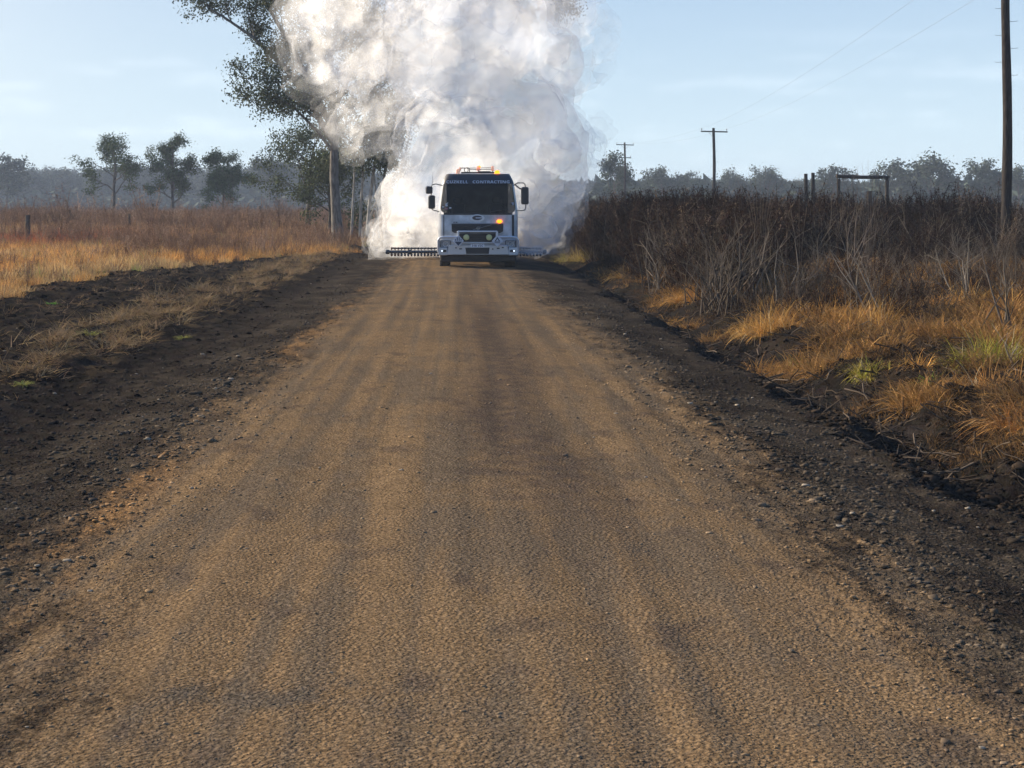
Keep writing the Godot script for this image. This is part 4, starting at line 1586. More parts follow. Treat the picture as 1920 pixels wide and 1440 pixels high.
	var hd := obj("sun_visor", m.mesh(), visor, t)
	var nm := lettering("CUZKELL   CONTRACTING", 1.96, 0.088, 0.012)
	var ink := mat("pale_lettering", lin(0.52, 0.56, 0.64), 0.5)
	var words := obj("lettering", nm, ink, hd)
	words.position = Vector3(0.0, 2.665, cab_front(0.0, 2.665).z + 0.028)
	words.rotation.x = -0.17
	# interior
	var trim := mat("cab_interior", lin(0.022, 0.023, 0.026), 0.85)
	m = MB.new()
	m.box(Vector3(0, 1.50, -0.42), Vector3(2.2, 0.30, 0.40), 0.08)
	obj("dashboard", m.mesh(), trim, t)
	for sx in [-0.62, 0.62]:
		m = MB.new()
		m.box(Vector3(sx, 1.62, -1.30), Vector3(0.52, 0.75, 0.16), 0.06, Basis(Vector3.RIGHT, -0.12))
		m.box(Vector3(sx, 2.10, -1.38), Vector3(0.30, 0.20, 0.12), 0.05)
		m.box(Vector3(sx, 1.25, -1.02), Vector3(0.52, 0.14, 0.52), 0.05)
		obj("seat", m.mesh(), trim, t)
	m = MB.new()
	var ring := []
	for k in 21:
		var a := TAU * k / 20
		ring.append(Vector3(0.62, 1.78, -0.72) + Basis(Vector3.RIGHT, -0.5) * Vector3(cos(a) * 0.23, sin(a) * 0.23, 0))
	m.tube(ring, [0.018], 6, false)
	m.tube([Vector3(0.62, 1.78, -0.72), Vector3(0.62, 1.55, -0.50)], [0.03], 6)
	m.tube([Vector3(0.40, 1.78, -0.72), Vector3(0.84, 1.78, -0.72)], [0.014], 5)
	obj("steering_wheel", m.mesh(), trim, t)
	# side door glass
	for sg in [-1.0, 1.0]:
		m = MB.new()
		var a := cab_front(sg, 1.52)
		var b := cab_front(sg, 2.52)
		m.face(Vector3.ZERO, Basis.IDENTITY, [Vector3(a.x - 0.01 * sg, a.y, a.z - 0.24), Vector3(b.x - 0.01 * sg, b.y, b.z - 0.24), Vector3(b.x - 0.01 * sg, b.y, -1.16), Vector3(a.x - 0.01 * sg, a.y, -1.16)], Vector3(sg, 0.1, 0))
		obj("door_window", m.mesh(), glass, t)
		# dark seam where the front panel meets the corner
		m = MB.new()
		cab_sheet(m, 0.95, 1.64, 6, 1, (func(_y): return -0.865) if sg < 0 else (func(_y): return 0.845), (func(_y): return -0.845) if sg < 0 else (func(_y): return 0.905), 0.006)
		obj("panel_seam", m.mesh(), black, t)
		# steps and guard behind the wheel
		m = MB.new()
		m.box(Vector3(sg * 1.16, 0.62, -0.50), Vector3(0.16, 0.30, 0.7), 0.04)
		obj("step", m.mesh(), black, t)
		m = MB.new()
		m.box(Vector3(sg * 1.18, 1.02, -1.55), Vector3(0.12, 0.7, 0.30), 0.04)
		obj("side_guard", m.mesh(), black, t)
	# bonnet badge: oval ring with a dark middle
	m = MB.new()
	var oval := PackedVector2Array()
	var inner := PackedVector2Array()
	for k in 28:
		var a := TAU * k / 28
		oval.append(Vector2(cos(a) * 0.225, sin(a) * 0.115))
		inner.append(Vector2(cos(a) * 0.155, sin(a) * 0.072))
	m.prism(cab_front(-0.02, 1.545, 0.012), oval, 0.02, 0.006)
	var badge := obj("oval_badge", m.mesh(), mat("badge_rim", lin(0.55, 0.58, 0.64), 0.3, 0.4), t)
	m = MB.new()
	m.prism(cab_front(-0.02, 1.552, 0.026), inner, 0.012, 0.003)
	obj("badge_face", m.mesh(), mat("badge_dark", lin(0.03, 0.035, 0.055), 0.4), badge)
	m = MB.new()
	m.prism(cab_front(-0.095, 1.552, 0.034), rounded(0.085, 0.10, 0.04), 0.012, 0.003)
	obj("badge_dot", m.mesh(), mat("badge_blob", lin(0.06, 0.05, 0.06), 0.4), badge)
	m = MB.new()
	m.prism(cab_front(0.02, 1.552, 0.034), rounded(0.20, 0.03, 0.012), 0.008)
	obj("badge_script", m.mesh(), ink, badge)
	# small letters left above the grille
	var sl := obj("small_lettering", lettering("FE", 0.13, 0.035, 0.008), mat("dark_badge", lin(0.06, 0.065, 0.075), 0.4, 0.5), t)
	sl.position = cab_front(-0.56, 1.415, 0.008)
	# upper grille with slats, a diagonal bar and a round mark
	m = MB.new()
	m.prism(Vector3(-0.02, 1.235, 0.0), PackedVector2Array([Vector2(-0.80, 0.13), Vector2(0.80, 0.13), Vector2(0.79, -0.10), Vector2(0.70, -0.145), Vector2(-0.70, -0.145), Vector2(-0.79, -0.10)]), 0.05, 0.01)
	var gr := obj("upper_grille", m.mesh(), black, t)
	for k in 5:
		m = MB.new()
		m.box(Vector3(-0.02, 1.13 + 0.048 * k, 0.030), Vector3(1.48, 0.014, 0.02), 0.004)
		obj("slat", m.mesh(), mat("grille_slat", lin(0.03, 0.031, 0.034), 0.4), gr)
	m = MB.new()
	m.tube([Vector3(-0.16, 1.185, 0.048), Vector3(0.42, 1.34, 0.048)], [0.010], 6)
	obj("diagonal_bar", m.mesh(), mat("grille_chrome", lin(0.22, 0.22, 0.21), 0.35, 0.7), gr)
	m = MB.new()
	m.lathe(Vector3(0.0, 1.228, 0.05), [Vector2(0.030, 0.012), Vector2(0.046, 0.018), Vector2(0.056, 0.010), Vector2(0.056, -0.01)], 18, Basis(Vector3.RIGHT, PI / 2))
	m.prism(Vector3(0.0, 1.228, 0.062), rounded(0.12, 0.028, 0.006), 0.012)
	m.tube([Vector3(0.036, 1.266, 0.055), Vector3(0.075, 1.305, 0.055)], [0.007], 5)
	obj("round_mark", m.mesh(), mat("grille_chrome", lin(0.22, 0.22, 0.21), 0.35, 0.7), gr)
	# bright trim strip above the grille
	m = MB.new()
	m.box(Vector3(-0.02, 1.378, 0.012), Vector3(1.60, 0.02, 0.02), 0.005)
	obj("trim_strip", m.mesh(), mat("trim_grey", lin(0.25, 0.25, 0.25), 0.4), t)
	# lower grille
	m = MB.new()
	m.box(Vector3(-0.02, 0.945, 0.02), Vector3(1.12, 0.26, 0.06), 0.01)
	var lg := obj("lower_grille", m.mesh(), black, t)
	for k in 4:
		m = MB.new()
		m.box(Vector3(-0.02, 0.85 + 0.06 * k, 0.056), Vector3(1.06, 0.012, 0.02), 0.003)
		obj("slat", m.mesh(), mat("grille_slat", lin(0.03, 0.031, 0.034), 0.4), lg)
	# blue-white band below the bonnet panel
	m = MB.new()
	m.box(Vector3(0, 0.765, -0.02), Vector3(2.30, 0.14, 0.10), 0.02)
	obj("front_panel", m.mesh(), white, t)
	# bumper: centre and two corners
	m = MB.new()
	m.prism(Vector3(0, 0.56, 0.02), PackedVector2Array([Vector2(-0.90, 0.16), Vector2(0.90, 0.16), Vector2(0.93, 0.04), Vector2(0.98, -0.15), Vector2(-0.98, -0.15), Vector2(-0.93, 0.04)]), 0.22, 0.02)
	var bp := obj("bumper", m.mesh(), silver, t)
	for sg in [-1.0, 1.0]:
		m = MB.new()
		m.prism(Vector3(sg * 1.09, 0.525, 0.0), PackedVector2Array([Vector2(-0.145, 0.115), Vector2(0.145, 0.115), Vector2(0.155, -0.10), Vector2(0.10, -0.125), Vector2(-0.145, -0.125)] if sg > 0 else [Vector2(-0.145, 0.115), Vector2(0.145, 0.115), Vector2(0.145, -0.125), Vector2(-0.10, -0.125), Vector2(-0.155, -0.10)]), 0.26, 0.02)
		var corner := obj("bumper_corner", m.mesh(), silver if sg < 0 else mat("pale_corner", lin(0.62, 0.63, 0.64), 0.35), t)
		# fog lamps: dark pocket, small bright bulb
		m = MB.new()
		m.prism(Vector3(sg * 1.06, 0.535, 0.135), rounded(0.17, 0.07, 0.03), 0.02, 0.004)
		obj("lamp_pocket", m.mesh(), black, corner)
		m = MB.new()
		m.lathe(Vector3(sg * 1.06 + (0.045 if sg > 0 else -0.05), 0.535, 0.147), [Vector2(0.0, 0.012), Vector2(0.02, 0.008), Vector2(0.028, 0.0)], 12, Basis(Vector3.RIGHT, PI / 2))
		var bulb := mat("parking_light", lin(0.8, 0.82, 0.85), 0.2)
		bulb.emission_enabled = true
		bulb.emission = Color(0.9, 0.95, 1.0)
		bulb.emission_energy_multiplier = 0.8
		obj("parking_light", m.mesh(), bulb, corner)
		# headlamps
		m = MB.new()
		m.prism(Vector3(sg * 1.0, 0.745, 0.03), rounded(0.34, 0.24, 0.04), 0.14, 0.012)
		var hl := obj("headlight", m.mesh(), mat("headlight_housing", lin(0.10, 0.105, 0.115), 0.5), t)
		m = MB.new()
		m.lathe(Vector3(sg * 1.0, 0.745, 0.095), [Vector2(0.0, -0.02), Vector2(0.05, -0.005), Vector2(0.085, 0.02)], 18, Basis(Vector3.RIGHT, PI / 2))
		obj("reflector", m.mesh(), chrome, hl)
		m = MB.new()
		m.prism(Vector3(sg * 1.0, 0.745, 0.112), rounded(0.27, 0.19, 0.03), 0.012)
		obj("lens", m.mesh(), lens, hl)
		m = MB.new()
		m.prism(Vector3(sg * 1.19, 0.76, 0.02), rounded(0.07, 0.22, 0.02), 0.12, 0.01)
		obj("corner_light", m.mesh(), mat("corner_lens", lin(0.34, 0.36, 0.40), 0.25), t)
	# lower intake and tow points in the bumper
	m = MB.new()
	m.prism(Vector3(-0.02, 0.535, 0.13), PackedVector2Array([Vector2(-0.375, 0.10), Vector2(0.375, 0.10), Vector2(0.345, -0.09), Vector2(-0.345, -0.09)]), 0.02, 0.004)
	obj("bumper_intake", m.mesh(), black, bp)
	for s in [[-0.68, 0.63, 0.05], [-0.54, 0.60, 0.09], [0.45, 0.595, 0.05], [0.62, 0.615, 0.09], [0.76, 0.64, 0.06]]:
		m = MB.new()
		m.prism(Vector3(s[0], s[1], 0.132), rounded(s[2], 0.035, 0.012), 0.014, 0.003)
		obj("tow_slot", m.mesh(), black, bp)
	# number plate
	m = MB.new()
	m.prism(Vector3(-0.02, 0.70, 0.142), rounded(0.42, 0.105, 0.012), 0.012, 0.003)
	var pl := obj("number_plate", m.mesh(), mat("plate_white", lin(0.75, 0.78, 0.84), 0.5), t)
	var pn := obj("plate_number", lettering("318 VZC", 0.36, 0.068, 0.006), mat("plate_ink", lin(0.045, 0.06, 0.12), 0.5), pl)
	pn.position = Vector3(-0.02, 0.70, 0.150)
	# bull bar: a low hoop each side and a raised hoop in the middle
	var bar := mat("bull_bar_alloy", lin(0.60, 0.62, 0.66), 0.35, 0.4)
	m = MB.new()
	m.box(Vector3(-0.02, 1.135, 0.165), Vector3(1.22, 0.05, 0.06), 0.012)
	var bb := obj("bull_bar", m.mesh(), bar, t)
	m = MB.new()
	m.tube([Vector3(-1.23, 0.50, 0.10), Vector3(-1.23, 0.86, 0.14), Vector3(-1.17, 0.945, 0.17), Vector3(-1.06, 0.965, 0.18), Vector3(-0.62, 0.965, 0.19)], [0.034], 10)
	obj("bar_hoop", m.mesh(), bar, bb)
	m = MB.new()
	m.tube([Vector3(1.23, 0.50, 0.10), Vector3(1.23, 0.86, 0.14), Vector3(1.17, 0.945, 0.17), Vector3(1.06, 0.965, 0.18), Vector3(0.62, 0.965, 0.19)], [0.034], 10)
	obj("bar_hoop", m.mesh(), bar, bb)
	for sx in [-0.60, 0.60]:
		m = MB.new()
		m.box(Vector3(sx - 0.02, 0.93, 0.16), Vector3(0.07, 0.42, 0.07), 0.012)
		obj("bar_upright", m.mesh(), bar, bb)
	m = MB.new()
	m.box(Vector3(-0.02, 0.785, 0.165), Vector3(1.10, 0.035, 0.05), 0.01)
	obj("bar_bottom", m.mesh(), bar, bb)
	for sx in [-0.365, 0.335]:
		m = MB.new()
		m.lathe(Vector3(sx, 0.955, 0.20), [Vector2(0.0, -0.10), Vector2(0.08, -0.09), Vector2(0.105, 0.02), Vector2(0.098, 0.045)], 22, Basis(Vector3.RIGHT, PI / 2))
		var sp := obj("spotlight", m.mesh(), black, t)
		m = MB.new()
		m.lathe(Vector3(sx, 0.955, 0.235), [Vector2(0.0, 0.018), Vector2(0.05, 0.014), Vector2(0.090, 0.0), Vector2(0.094, -0.01)], 22, Basis(Vector3.RIGHT, PI / 2))
		obj("yellow_cover", m.mesh(), mat("yellow_lens_cover", lin(0.62, 0.62, 0.28), 0.4), sp)
	# diamond hazard plates
	var plate := mat("hazard_plate", lin(0.55, 0.58, 0.64), 0.5)
	var mark := mat("hazard_ink", lin(0.05, 0.06, 0.09), 0.6)
	for sx in [-0.61, 0.59]:
		m = MB.new()
		m.prism(Vector3(sx, 0.845, 0.225), PackedVector2Array([Vector2(0.175, 0), Vector2(0, 0.19), Vector2(-0.175, 0), Vector2(0, -0.19)]), 0.012, 0.003)
		var hz := obj("hazard_diamond", m.mesh(), plate, t)
		tag(hz, "diamond hazard plate with upright stripes" if sx < 0 else "diamond hazard plate with a dark triangle")
		if sx < 0:
			for k in 4:
				m = MB.new()
				var ox := -0.10 + k * 0.058
				var tall := 0.135 - absf(ox + 0.012) * 0.9
				m.box(Vector3(sx + ox + 0.01, 0.850 + tall * 0.5, 0.2335), Vector3(0.026, tall, 0.005))
				obj("stripe", m.mesh(), mark, hz)
			m = MB.new()
			m.prism(Vector3(sx, 0.80, 0.2335), PackedVector2Array([Vector2(0.115, 0.025), Vector2(-0.115, 0.025), Vector2(0, -0.105)]), 0.005)
			obj("lower_field", m.mesh(), mark, hz)
		else:
			m = MB.new()
			m.prism(Vector3(sx, 0.87, 0.2335), PackedVector2Array([Vector2(0, 0.10), Vector2(0.092, -0.045), Vector2(-0.092, -0.045)]), 0.005)
			obj("triangle", m.mesh(), mark, hz)
			m = MB.new()
			m.prism(Vector3(sx, 0.858, 0.238), PackedVector2Array([Vector2(0, 0.055), Vector2(0.045, -0.018), Vector2(-0.045, -0.018)]), 0.004)
			obj("flame", m.mesh(), plate, hz)
			m = MB.new()
			m.box(Vector3(sx, 0.79, 0.2335), Vector3(0.17, 0.022, 0.005))
			obj("stripe", m.mesh(), mark, hz)
	# valance under the bumper
	m = MB.new()
	m.box(Vector3(0, 0.30, -0.12), Vector3(2.36, 0.22, 0.22), 0.04)
	obj("valance", m.mesh(), mat("dusty_black", lin(0.035, 0.032, 0.030), 0.85), t)
	# lit amber lamp on the front panel
	m = MB.new()
	m.lathe(Vector3(0.66, 1.445, 0.03), [Vector2(0.0, 0.045), Vector2(0.045, 0.036), Vector2(0.075, 0.01), Vector2(0.085, -0.03)], 16, Basis(Vector3.RIGHT, PI / 2) * Basis.from_scale(Vector3(1.0, 1.0, 0.7)))
	obj("warning_light", m.mesh(), lit, t)
	var glow := OmniLight3D.new()
	glow.name = "warning_glow"
	glow.light_color = Color(1.0, 0.5, 0.08)
	glow.light_energy = 0.003
	glow.light_size = 0.07
	glow.omni_range = 12.0
	glow.omni_attenuation = 2.0
	glow.shadow_enabled = true
	glow.position = Vector3(0.66, 1.445, 0.16)
	t.add_child(glow)
	# mirrors
	var arm := mat("mirror_arm", lin(0.03, 0.03, 0.032), 0.5)
	m = MB.new()
	m.tube([Vector3(-1.10, 2.55, -0.12), Vector3(-1.30, 2.60, -0.02), Vector3(-1.42, 2.57, 0.0), Vector3(-1.45, 2.48, 0.0), Vector3(-1.44, 1.85, 0.0), Vector3(-1.40, 1.80, 0.0), Vector3(-1.20, 1.74, -0.05)], [0.016], 7)
	var ml := obj("mirror_arm", m.mesh(), arm, t)
	m = MB.new()
	m.prism(Vector3(-1.51, 2.41, 0.02), rounded(0.215, 0.235, 0.05), 0.10, 0.03)
	obj("wide_mirror", m.mesh(), mat("mirror_shell", lin(0.05, 0.045, 0.045), 0.6), ml)
	m = MB.new()
	m.prism(Vector3(-1.43, 2.04, 0.02), rounded(0.215, 0.42, 0.06), 0.10, 0.03)
	obj("main_mirror", m.mesh(), arm, ml)
	m = MB.new()
	m.tube([Vector3(1.10, 2.56, -0.12), Vector3(1.22, 2.63, 0.0), Vector3(1.40, 2.63, 0.0), Vector3(1.45, 2.58, 0.0), Vector3(1.46, 2.45, 0.0)], [0.018], 7)
	m.tube([Vector3(1.14, 2.58, -0.1), Vector3(1.28, 2.46, 0.0), Vector3(1.40, 2.42, 0.0)], [0.022], 7)
	m.tube([Vector3(1.47, 2.0, 0.0), Vector3(1.47, 1.83, 0.0), Vector3(1.42, 1.78, 0.0), Vector3(1.18, 1.77, -0.05)], [0.016], 7)
	var mr := obj("mirror_arm", m.mesh(), arm, t)
	m = MB.new()
	m.prism(Vector3(1.445, 2.235, 0.02), rounded(0.235, 0.54, 0.06), 0.12, 0.035)
	obj("main_mirror", m.mesh(), arm, mr)
	m = MB.new()
	m.tube([Vector3(-1.40, 2.58, 0.0), Vector3(-1.395, 2.98, 0.0)], [0.008, 0.004], 5)
	obj("antenna", m.mesh(), black, t)
	# roof rack with beacons
	m = MB.new()
	var fr := -0.45
	m.tube([Vector3(-0.52, 2.96, fr), Vector3(0.52, 2.96, fr)], [0.022], 6)
	for x in [-0.52, -0.26, 0.02, 0.46]:
		m.tube([Vector3(x - (0.06 if x < -0.4 else 0.0), 2.96, fr), Vector3(x, 3.10, fr)], [0.016], 6)
	m.tube([Vector3(-0.52, 3.10, fr), Vector3(-0.30, 3.105, fr), Vector3(-0.26, 3.08, fr)], [0.016], 6)
	m.tube([Vector3(-0.26, 3.06, fr), Vector3(0.46, 3.06, fr)], [0.012], 6)
	m.tube([Vector3(-0.26, 3.10, fr), Vector3(0.46, 3.11, fr)], [0.010], 6)
	var hose := []
	for k in 13:
		var a := TAU * k / 12
		hose.append(Vector3(-0.36 + cos(a) * 0.06, 3.04 + sin(a) * 0.07, fr + 0.02))
	m.tube(hose, [0.014], 5, false)
	m.box(Vector3(0.20, 2.975, fr - 0.1), Vector3(0.40, 0.06, 0.2), 0.02)
	obj("roof_rack", m.mesh(), mat("rack_steel", lin(0.05, 0.045, 0.04), 0.6), t)
	for b in [[-0.62, 2.925, 0.055, 0.14, false], [-0.56, 3.03, 0.03, 0.10, false], [0.02, 3.02, 0.055, 0.14, false], [0.05, 3.12, 0.035, 0.05, true], [0.46, 3.02, 0.04, 0.14, false], [0.60, 2.93, 0.075, 0.10, true]]:
		m = MB.new()
		var r: float = b[2]
		var hh: float = b[3]
		m.lathe(Vector3(b[0], b[1], fr + 0.06), [Vector2(r * 1.15, 0), Vector2(r * 1.15, hh * 0.2), Vector2(r, hh * 0.22), Vector2(r * 0.95, hh * 0.8), Vector2(r * 0.6, hh), Vector2(0, hh * 1.03)], 14)
		obj("beacon", m.mesh(), lit if b[4] else amber, t)
	# chassis, tank, rear deck
	m = MB.new()
	for sx in [-0.42, 0.42]:
		m.box(Vector3(sx, 0.72, -3.9), Vector3(0.09, 0.26, 7.2), 0.01)
	for z in [-1.3, -3.0, -5.6, -7.3]:
		m.box(Vector3(0, 0.72, z), Vector3(0.76, 0.16, 0.12), 0.01)
	m.box(Vector3(0, 0.46, -0.95), Vector3(1.9, 0.14, 0.14), 0.02)
	obj("chassis", m.mesh(), mat("dusty_black", lin(0.035, 0.032, 0.030), 0.85), t)
	m = MB.new()
	var tank := []
	var tr := []
	for k in 9:
		tank.append(Vector3(0, 1.72, -2.15 - 4.9 * k / 8.0))
		tr.append(0.86 if k > 0 and k < 8 else 0.74)
	m.tube(tank, tr, 28)
	var tk := obj("tank", m.mesh(), mat("tank_skin", lin(0.42, 0.42, 0.42), 0.4, 0.5), t)
	for z in [-2.9, -4.6, -6.3]:
		m = MB.new()
		var hoop := []
		for k in 29:
			var a := TAU * k / 28
			hoop.append(Vector3(cos(a) * 0.875, 1.72 + sin(a) * 0.875, z))
		m.tube(hoop, [0.03], 5, false)
		obj("tank_band", m.mesh(), chrome, tk)
	m = MB.new()
	m.lathe(Vector3(0, 2.55, -4.2), [Vector2(0.28, 0), Vector2(0.28, 0.12), Vector2(0.20, 0.16), Vector2(0, 0.17)], 18)
	obj("manhole", m.mesh(), chrome, tk)
	m = MB.new()
	m.box(Vector3(0, 0.90, -4.7), Vector3(2.34, 0.10, 5.2), 0.02)
	obj("deck", m.mesh(), mat("dusty_black", lin(0.035, 0.032, 0.030), 0.85), t)
	for sg in [-1.0, 1.0]:
		m = MB.new()
		for k in 10:
			var a0 := PI * k / 10
			var a1 := PI * (k + 1) / 10
			m.face(Vector3(0, 0.56, -5.75), Basis.IDENTITY, [Vector3(sg * 0.86, sin(a0) * 0.68, cos(a0) * 0.68), Vector3(sg * 1.24, sin(a0) * 0.68, cos(a0) * 0.68), Vector3(sg * 1.24, sin(a1) * 0.68, cos(a1) * 0.68), Vector3(sg * 0.86, sin(a1) * 0.68, cos(a1) * 0.68)], Vector3(0, sin(a0), cos(a0) + 0.01))
		obj("mudguard", m.mesh(), black, t)
		m = MB.new()
		m.box(Vector3(sg * 1.10, 0.66, -2.6), Vector3(0.30, 0.46, 0.9), 0.04)
		obj("side_box", m.mesh(), silver, t)
	for sx in [-1.02, 1.02]:
		wheel(t, sx, -1.0, 0.50, 0.30)
		wheel(t, sx, -5.75, 0.50, 0.30)
		wheel(t, sx * 0.68, -5.75, 0.50, 0.28)
	# spray bar across the back with its folded-out wings, nozzles hanging below
	var bz := -7.0
	var barm := mat("spray_bar_steel", lin(0.085, 0.09, 0.10), 0.5, 0.3)
	m = MB.new()
	m.tube([Vector3(-3.08, 0.29, bz), Vector3(2.45, 0.29, bz)], [0.055], 8)
	var sb := obj("spray_bar", m.mesh(), barm, t)
	m = MB.new()
	m.tube([Vector3(-2.98, 0.42, bz), Vector3(2.35, 0.42, bz)], [0.03], 7)
	obj("return_pipe", m.mesh(), barm, sb)
	for sx in [-0.8, 0.8]:
		m = MB.new()
		m.box(Vector3(sx, 0.58, bz), Vector3(0.08, 0.6, 0.08), 0.01)
		obj("bar_hanger", m.mesh(), barm, sb)
	for x in [-3.10, -2.30, 2.46]:
		m = MB.new()
		m.lathe(Vector3(x, 0.29, bz), [Vector2(0.0, -0.09), Vector2(0.075, -0.06), Vector2(0.09, 0.0), Vector2(0.075, 0.06), Vector2(0.0, 0.09)], 12, Basis(Vector3.BACK, PI / 2))
		obj("end_cap", m.mesh(), barm, sb)
	for k in 46:
		var x := -2.95 + k * 0.117
		m = MB.new()
		m.lathe(Vector3(x, 0.0, bz + 0.005), [Vector2(0.0, 0.455), Vector2(0.032, 0.45), Vector2(0.04, 0.42), Vector2(0.032, 0.385), Vector2(0.014, 0.37), Vector2(0.014, 0.25), Vector2(0.034, 0.225), Vector2(0.045, 0.18), Vector2(0.026, 0.135), Vector2(0.0, 0.13)], 8)
		obj("nozzle", m.mesh(), mat("rusty_nozzle", lin(0.16, 0.07, 0.035), 0.7) if k < 3 else barm, sb)


# ---------------------------------------------------------------- steam
func puff_mesh(sd: int, rings: int, amp: float) -> ArrayMesh:
	var s := SphereMesh.new()
	s.radius = 1.0
	s.height = 2.0
	s.radial_segments = rings * 2
	s.rings = rings
	var a := s.get_mesh_arrays()
	var v: PackedVector3Array = a[Mesh.ARRAY_VERTEX]
	for i in v.size():
		var p := v[i]
		v[i] = p * (1.0 + amp * n2.get_noise_3dv(p * 1.1 + Vector3.ONE * sd * 7.0))
	a[Mesh.ARRAY_VERTEX] = v
	a[Mesh.ARRAY_TEX_UV] = null
	a[Mesh.ARRAY_TANGENT] = null
	var m := ArrayMesh.new()
	m.add_surface_from_arrays(Mesh.PRIMITIVE_TRIANGLES, a)
	var st := SurfaceTool.new()
	st.create_from(m, 0)
	st.generate_normals()
	return st.commit()

# the closed skin of the plume at a depth below its outline, as surface nets over the rounded union of the blobs
func steam_skin(blobs: Array, below: float, alpha: float, cell: float) -> ArrayMesh:
	var lo := Vector3(-8.5, 0.02, -67.0)
	var nx := int(16.5 / cell)
	var ny := int(14.6 / cell)
	var nz := int(17.0 / cell)
	var field := PackedFloat32Array()
	var dense := PackedFloat32Array()
	field.resize((nx + 1) * (ny + 1) * (nz + 1))
	dense.resize(field.size())
	field.fill(1.0)
	for b in blobs:
		var c: Vector3 = (b[0] - lo) / cell
		var r: float = b[1] / cell
		var reach := r + 1.2 / cell
		for k in range(maxi(0, int(c.z - reach)), mini(nz, int(c.z + reach)) + 1):
			for j in range(maxi(0, int(c.y - reach)), mini(ny, int(c.y + reach)) + 1):
				for i in range(maxi(0, int(c.x - reach)), mini(nx, int(c.x + reach)) + 1):
					var at := (k * (ny + 1) + j) * (nx + 1) + i
					var d: float = (Vector3(i, j, k).distance_to(c) - r) * cell
					var old := field[at]
					var h := clampf(0.5 + 0.5 * (old - d) / 0.5, 0.0, 1.0)
					field[at] = lerpf(old, d, h) - 0.5 * h * (1.0 - h)
					dense[at] = maxf(dense[at], b[2] * clampf(1.0 - d / 0.8, 0.0, 1.0))
	for k in nz + 1:
		for j in ny + 1:
			for i in nx + 1:
				var at := (k * (ny + 1) + j) * (nx + 1) + i
				if field[at] < 1.0:
					var p := lo + Vector3(i, j, k) * cell
					field[at] += below + (0.6 + 1.1 * clampf(0.85 - dense[at], 0.0, 0.85)) * n2.get_noise_3dv(p * 0.42 + Vector3.ONE * below * 3.0) + 0.10 * n1.get_noise_3dv(p * 1.3 + Vector3.ONE * below * 9.0)
				if i == 0 or j == 0 or k == 0 or i == nx or j == ny or k == nz:
					field[at] = 1.0
	var m := MB.new()
	var made := {}
	var sy := nx + 1
	var sz := (nx + 1) * (ny + 1)
	var corner := [0, 1, sy, sy + 1, sz, sz + 1, sz + sy, sz + sy + 1]
	for k in nz:
		for j in ny:
			for i in nx:
				var at := k * sz + j * sy + i
				var inside := 0
				for q in corner:
					if field[at + q] < 0.0:
						inside += 1
				if inside == 0 or inside == 8:
					continue
				var sum := Vector3.ZERO
				var n := 0
				for a in 8:
					for bit in [1, 2, 4]:
						if a & bit:
							continue
						var f0 := field[at + corner[a]]
						var f1 := field[at + corner[a | bit]]
						if (f0 < 0.0) != (f1 < 0.0):
							var t := f0 / (f0 - f1)
							var p := Vector3(a & 1, (a >> 1) & 1, (a >> 2) & 1)
							p[[0, 0, 1, 0, 2][bit]] += t
							sum += p
							n += 1
				var g := Vector3(field[at + 1] - field[at], field[at + sy] - field[at], field[at + sz] - field[at])
				m.col = Color(1, 1, 1, alpha * lerpf(0.06, 1.0, clampf(dense[at], 0.0, 1.0)))
				made[at] = m.vert(lo + (Vector3(i, j, k) + sum / n) * cell, g.normalized())
	for at in made:
		for ax in 3:
			var step: int = [1, sy, sz][ax]
			var u: int = [sy, sz, 1][ax]
			var w: int = [sz, 1, sy][ax]
			var a: bool = field[at] < 0.0
			if a == (field[at + step] < 0.0):
				continue
			if not (made.has(at - u) and made.has(at - w) and made.has(at - u - w)):
				continue
			var q := [made[at], made[at - u], made[at - u - w], made[at - w]]
			if a:
				m.idx.append_array([q[0], q[2], q[1], q[0], q[3], q[2]])
			else:
				m.idx.append_array([q[0], q[1], q[2], q[0], q[2], q[3]])
	return m.mesh()


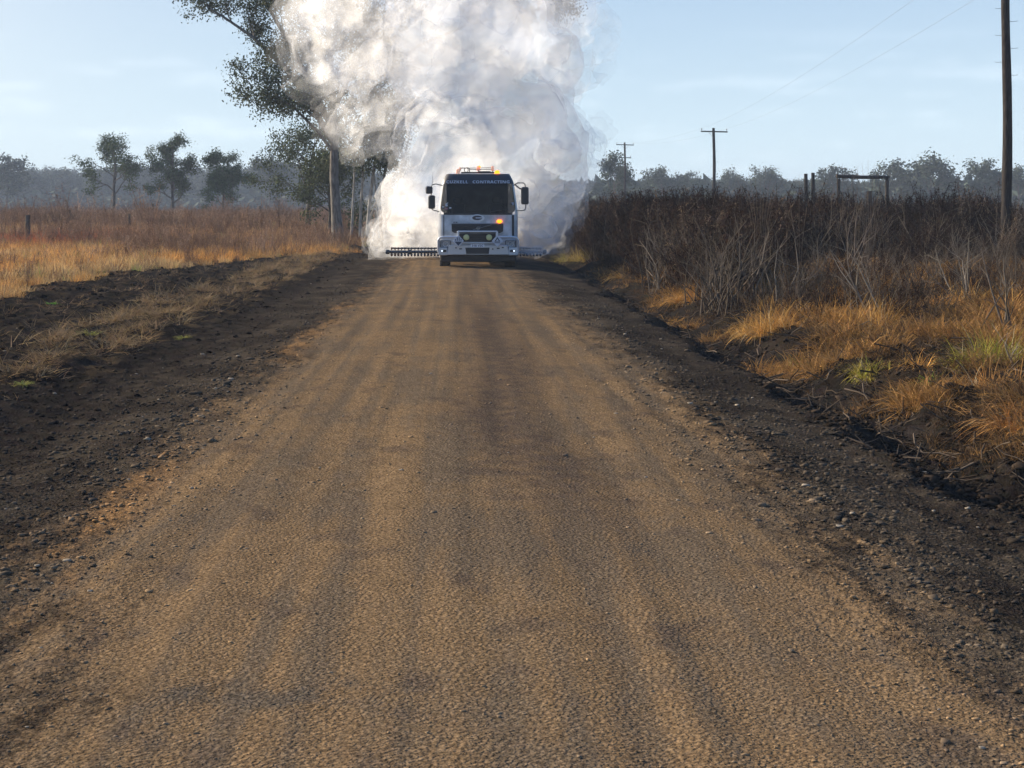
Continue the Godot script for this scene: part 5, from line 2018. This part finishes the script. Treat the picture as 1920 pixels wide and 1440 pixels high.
# the steam that boils off the wet road behind the truck: soft rounded billows, dense inside and thin at the rim
func build_steam() -> void:
	var blobs := []
	# across, up, distance, radius, thickness
	for b in [[703, 489, 50.6, 17, 1.0], [716, 486, 55.6, 30, 1.0], [745, 478, 56.2, 42, 1.0], [800, 465, 56.6, 60, 1.0], [880, 460, 57.2, 70, 1.0], [728, 455, 56.4, 48, 1.0], [770, 425, 57.0, 72, 1.0], [790, 375, 57.2, 92, 1.0], [860, 420, 57.4, 90, 1.0], [870, 330, 56, 120, 1.0], [990, 350, 57, 100, 1.0], [1035, 280, 58, 95, 1.0], [1000, 215, 58, 100, 1.0], [940, 260, 57, 110, 1.0], [820, 260, 57, 95, 0.9], [1050, 350, 57, 65, 0.9], [1010, 420, 55.5, 68, 0.9], [905, 170, 58.5, 110, 0.9], [800, 130, 59, 120, 0.8], [930, 60, 60, 140, 0.9], [1040, 110, 60.5, 90, 0.6], [800, 20, 61, 140, 0.8], [1060, 30, 62, 90, 0.3], [690, 110, 60, 100, 0.65], [650, 40, 61, 100, 0.55], [590, 130, 60.5, 75, 0.16], [600, 40, 61, 95, 0.18], [655, 240, 59, 70, 0.12], [700, 210, 59, 75, 0.45], [870, -90, 62, 150, 0.8], [700, -80, 62, 140, 0.4], [1000, -120, 63, 140, 0.5], [985, 474, 52.5, 36, 1.0], [1005, 480, 52.5, 28, 1.0], [998, 468, 52.3, 44, 1.0]]:
		var d: float = b[2]
		blobs.append([Vector3((b[0] - 852) / 2880.0 * d, 1.9 - (b[1] - 385) / 2880.0 * d, -d), b[3] / 2880.0 * d, b[4]])
	var where := [[], [], []]
	var tint := [[], [], []]
	# radius of the billows, how many skins a line of sight should cross, layers in depth
	for size in [[0.95, 1.8, 2], [0.62, 3.2, 3], [0.38, 3.2, 3]]:
		var r0: float = size[0]
		var layers: int = size[2]
		var step: float = sqrt(TAU * r0 * r0 * layers / size[1])
		var across := int(14.0 / step) + 1
		var up := int(15.0 / step) + 1
		for i in across * up * layers:
			var layer := i % layers
			var cell := i / layers
			var p := Vector3(-7.0 + (cell % across + 0.5 + rng.randf_range(-0.45, 0.45)) * step, (cell / across + 0.35 + rng.randf_range(-0.4, 0.4)) * step, 0.0)
			var q := p + Vector3(n2.get_noise_2d(p.x * 0.4, p.y * 0.4), n2.get_noise_2d(p.x * 0.4 + 40.0, p.y * 0.4), 0) * 0.7
			var inside := 0.0
			var thick := 0.0
			var near := 0.0
			var wsum := 0.0
			for b in blobs:
				var c: Vector3 = b[0]
				var deep: float = b[1] - Vector2(q.x - c.x, q.y - c.y).length()
				if deep > 0.0:
					inside = maxf(inside, deep)
					thick = maxf(thick, b[2] * smoothstep(0.0, 0.7, deep))
					near += c.z * deep
					wsum += deep
			var s := r0 * rng.randf_range(0.75, 1.25)
			if wsum <= 0.0 or s > inside * 0.9 + 0.30 or rng.randf() > (0.45 + 0.65 * thick) * lerpf(1.0, 0.15, smoothstep(r0 * 0.9, r0 * 2.2, inside)):
				continue
			p.z = near / wsum + ((layer + rng.randf()) / layers - 0.5) * 2.0 * (0.4 + 0.9 * inside)
			p.y = maxf(p.y, s * 0.35)
			var k := rng.randi() % 3
			where[k].append(Transform3D(Basis(Vector3(rng.randfn(), rng.randfn(), rng.randfn()).normalized(), rng.randf() * TAU).scaled(Vector3.ONE * s), p))
			tint[k].append(Color(1, 1, 1, lerpf(0.014, 0.075, thick)))
	var m := mat("steam", Color(1, 1, 1, 1), 1.0, 0, 0)
	m.specular_mode = BaseMaterial3D.SPECULAR_DISABLED
	m.transparency = BaseMaterial3D.TRANSPARENCY_ALPHA
	m.vertex_color_use_as_albedo = true
	m.backlight_enabled = true
	m.backlight = Color(2.0, 2.0, 2.0)
	var holder := Node3D.new()
	holder.name = "steam_plume"
	add_child(holder)
	tag(holder, "white plume of steam billowing up behind the truck", "steam", "", "stuff")
	for skin in [[0.2, 0.13], [0.55, 0.23], [0.9, 0.28], [1.35, 0.3]]:
		obj("skin", steam_skin(blobs, skin[0], skin[1], 0.25), m, holder)
	for k in 3:
		scatter("billows", puff_mesh(k, 16, 0.5), m, where[k], tint[k], holder)


func _ready() -> void:
	var t0 := Time.get_ticks_msec()
	set_view_and_light()
	build_ground()
	build_stones()
	print("ground ", Time.get_ticks_msec() - t0)
	build_field()
	build_brush()
	build_tussocks()
	print("grass ", Time.get_ticks_msec() - t0)
	build_trees()
	print("trees ", Time.get_ticks_msec() - t0)
	build_poles()
	build_fences()
	build_truck()
	print("truck ", Time.get_ticks_msec() - t0)
	build_steam()
	print("steam ", Time.get_ticks_msec() - t0)
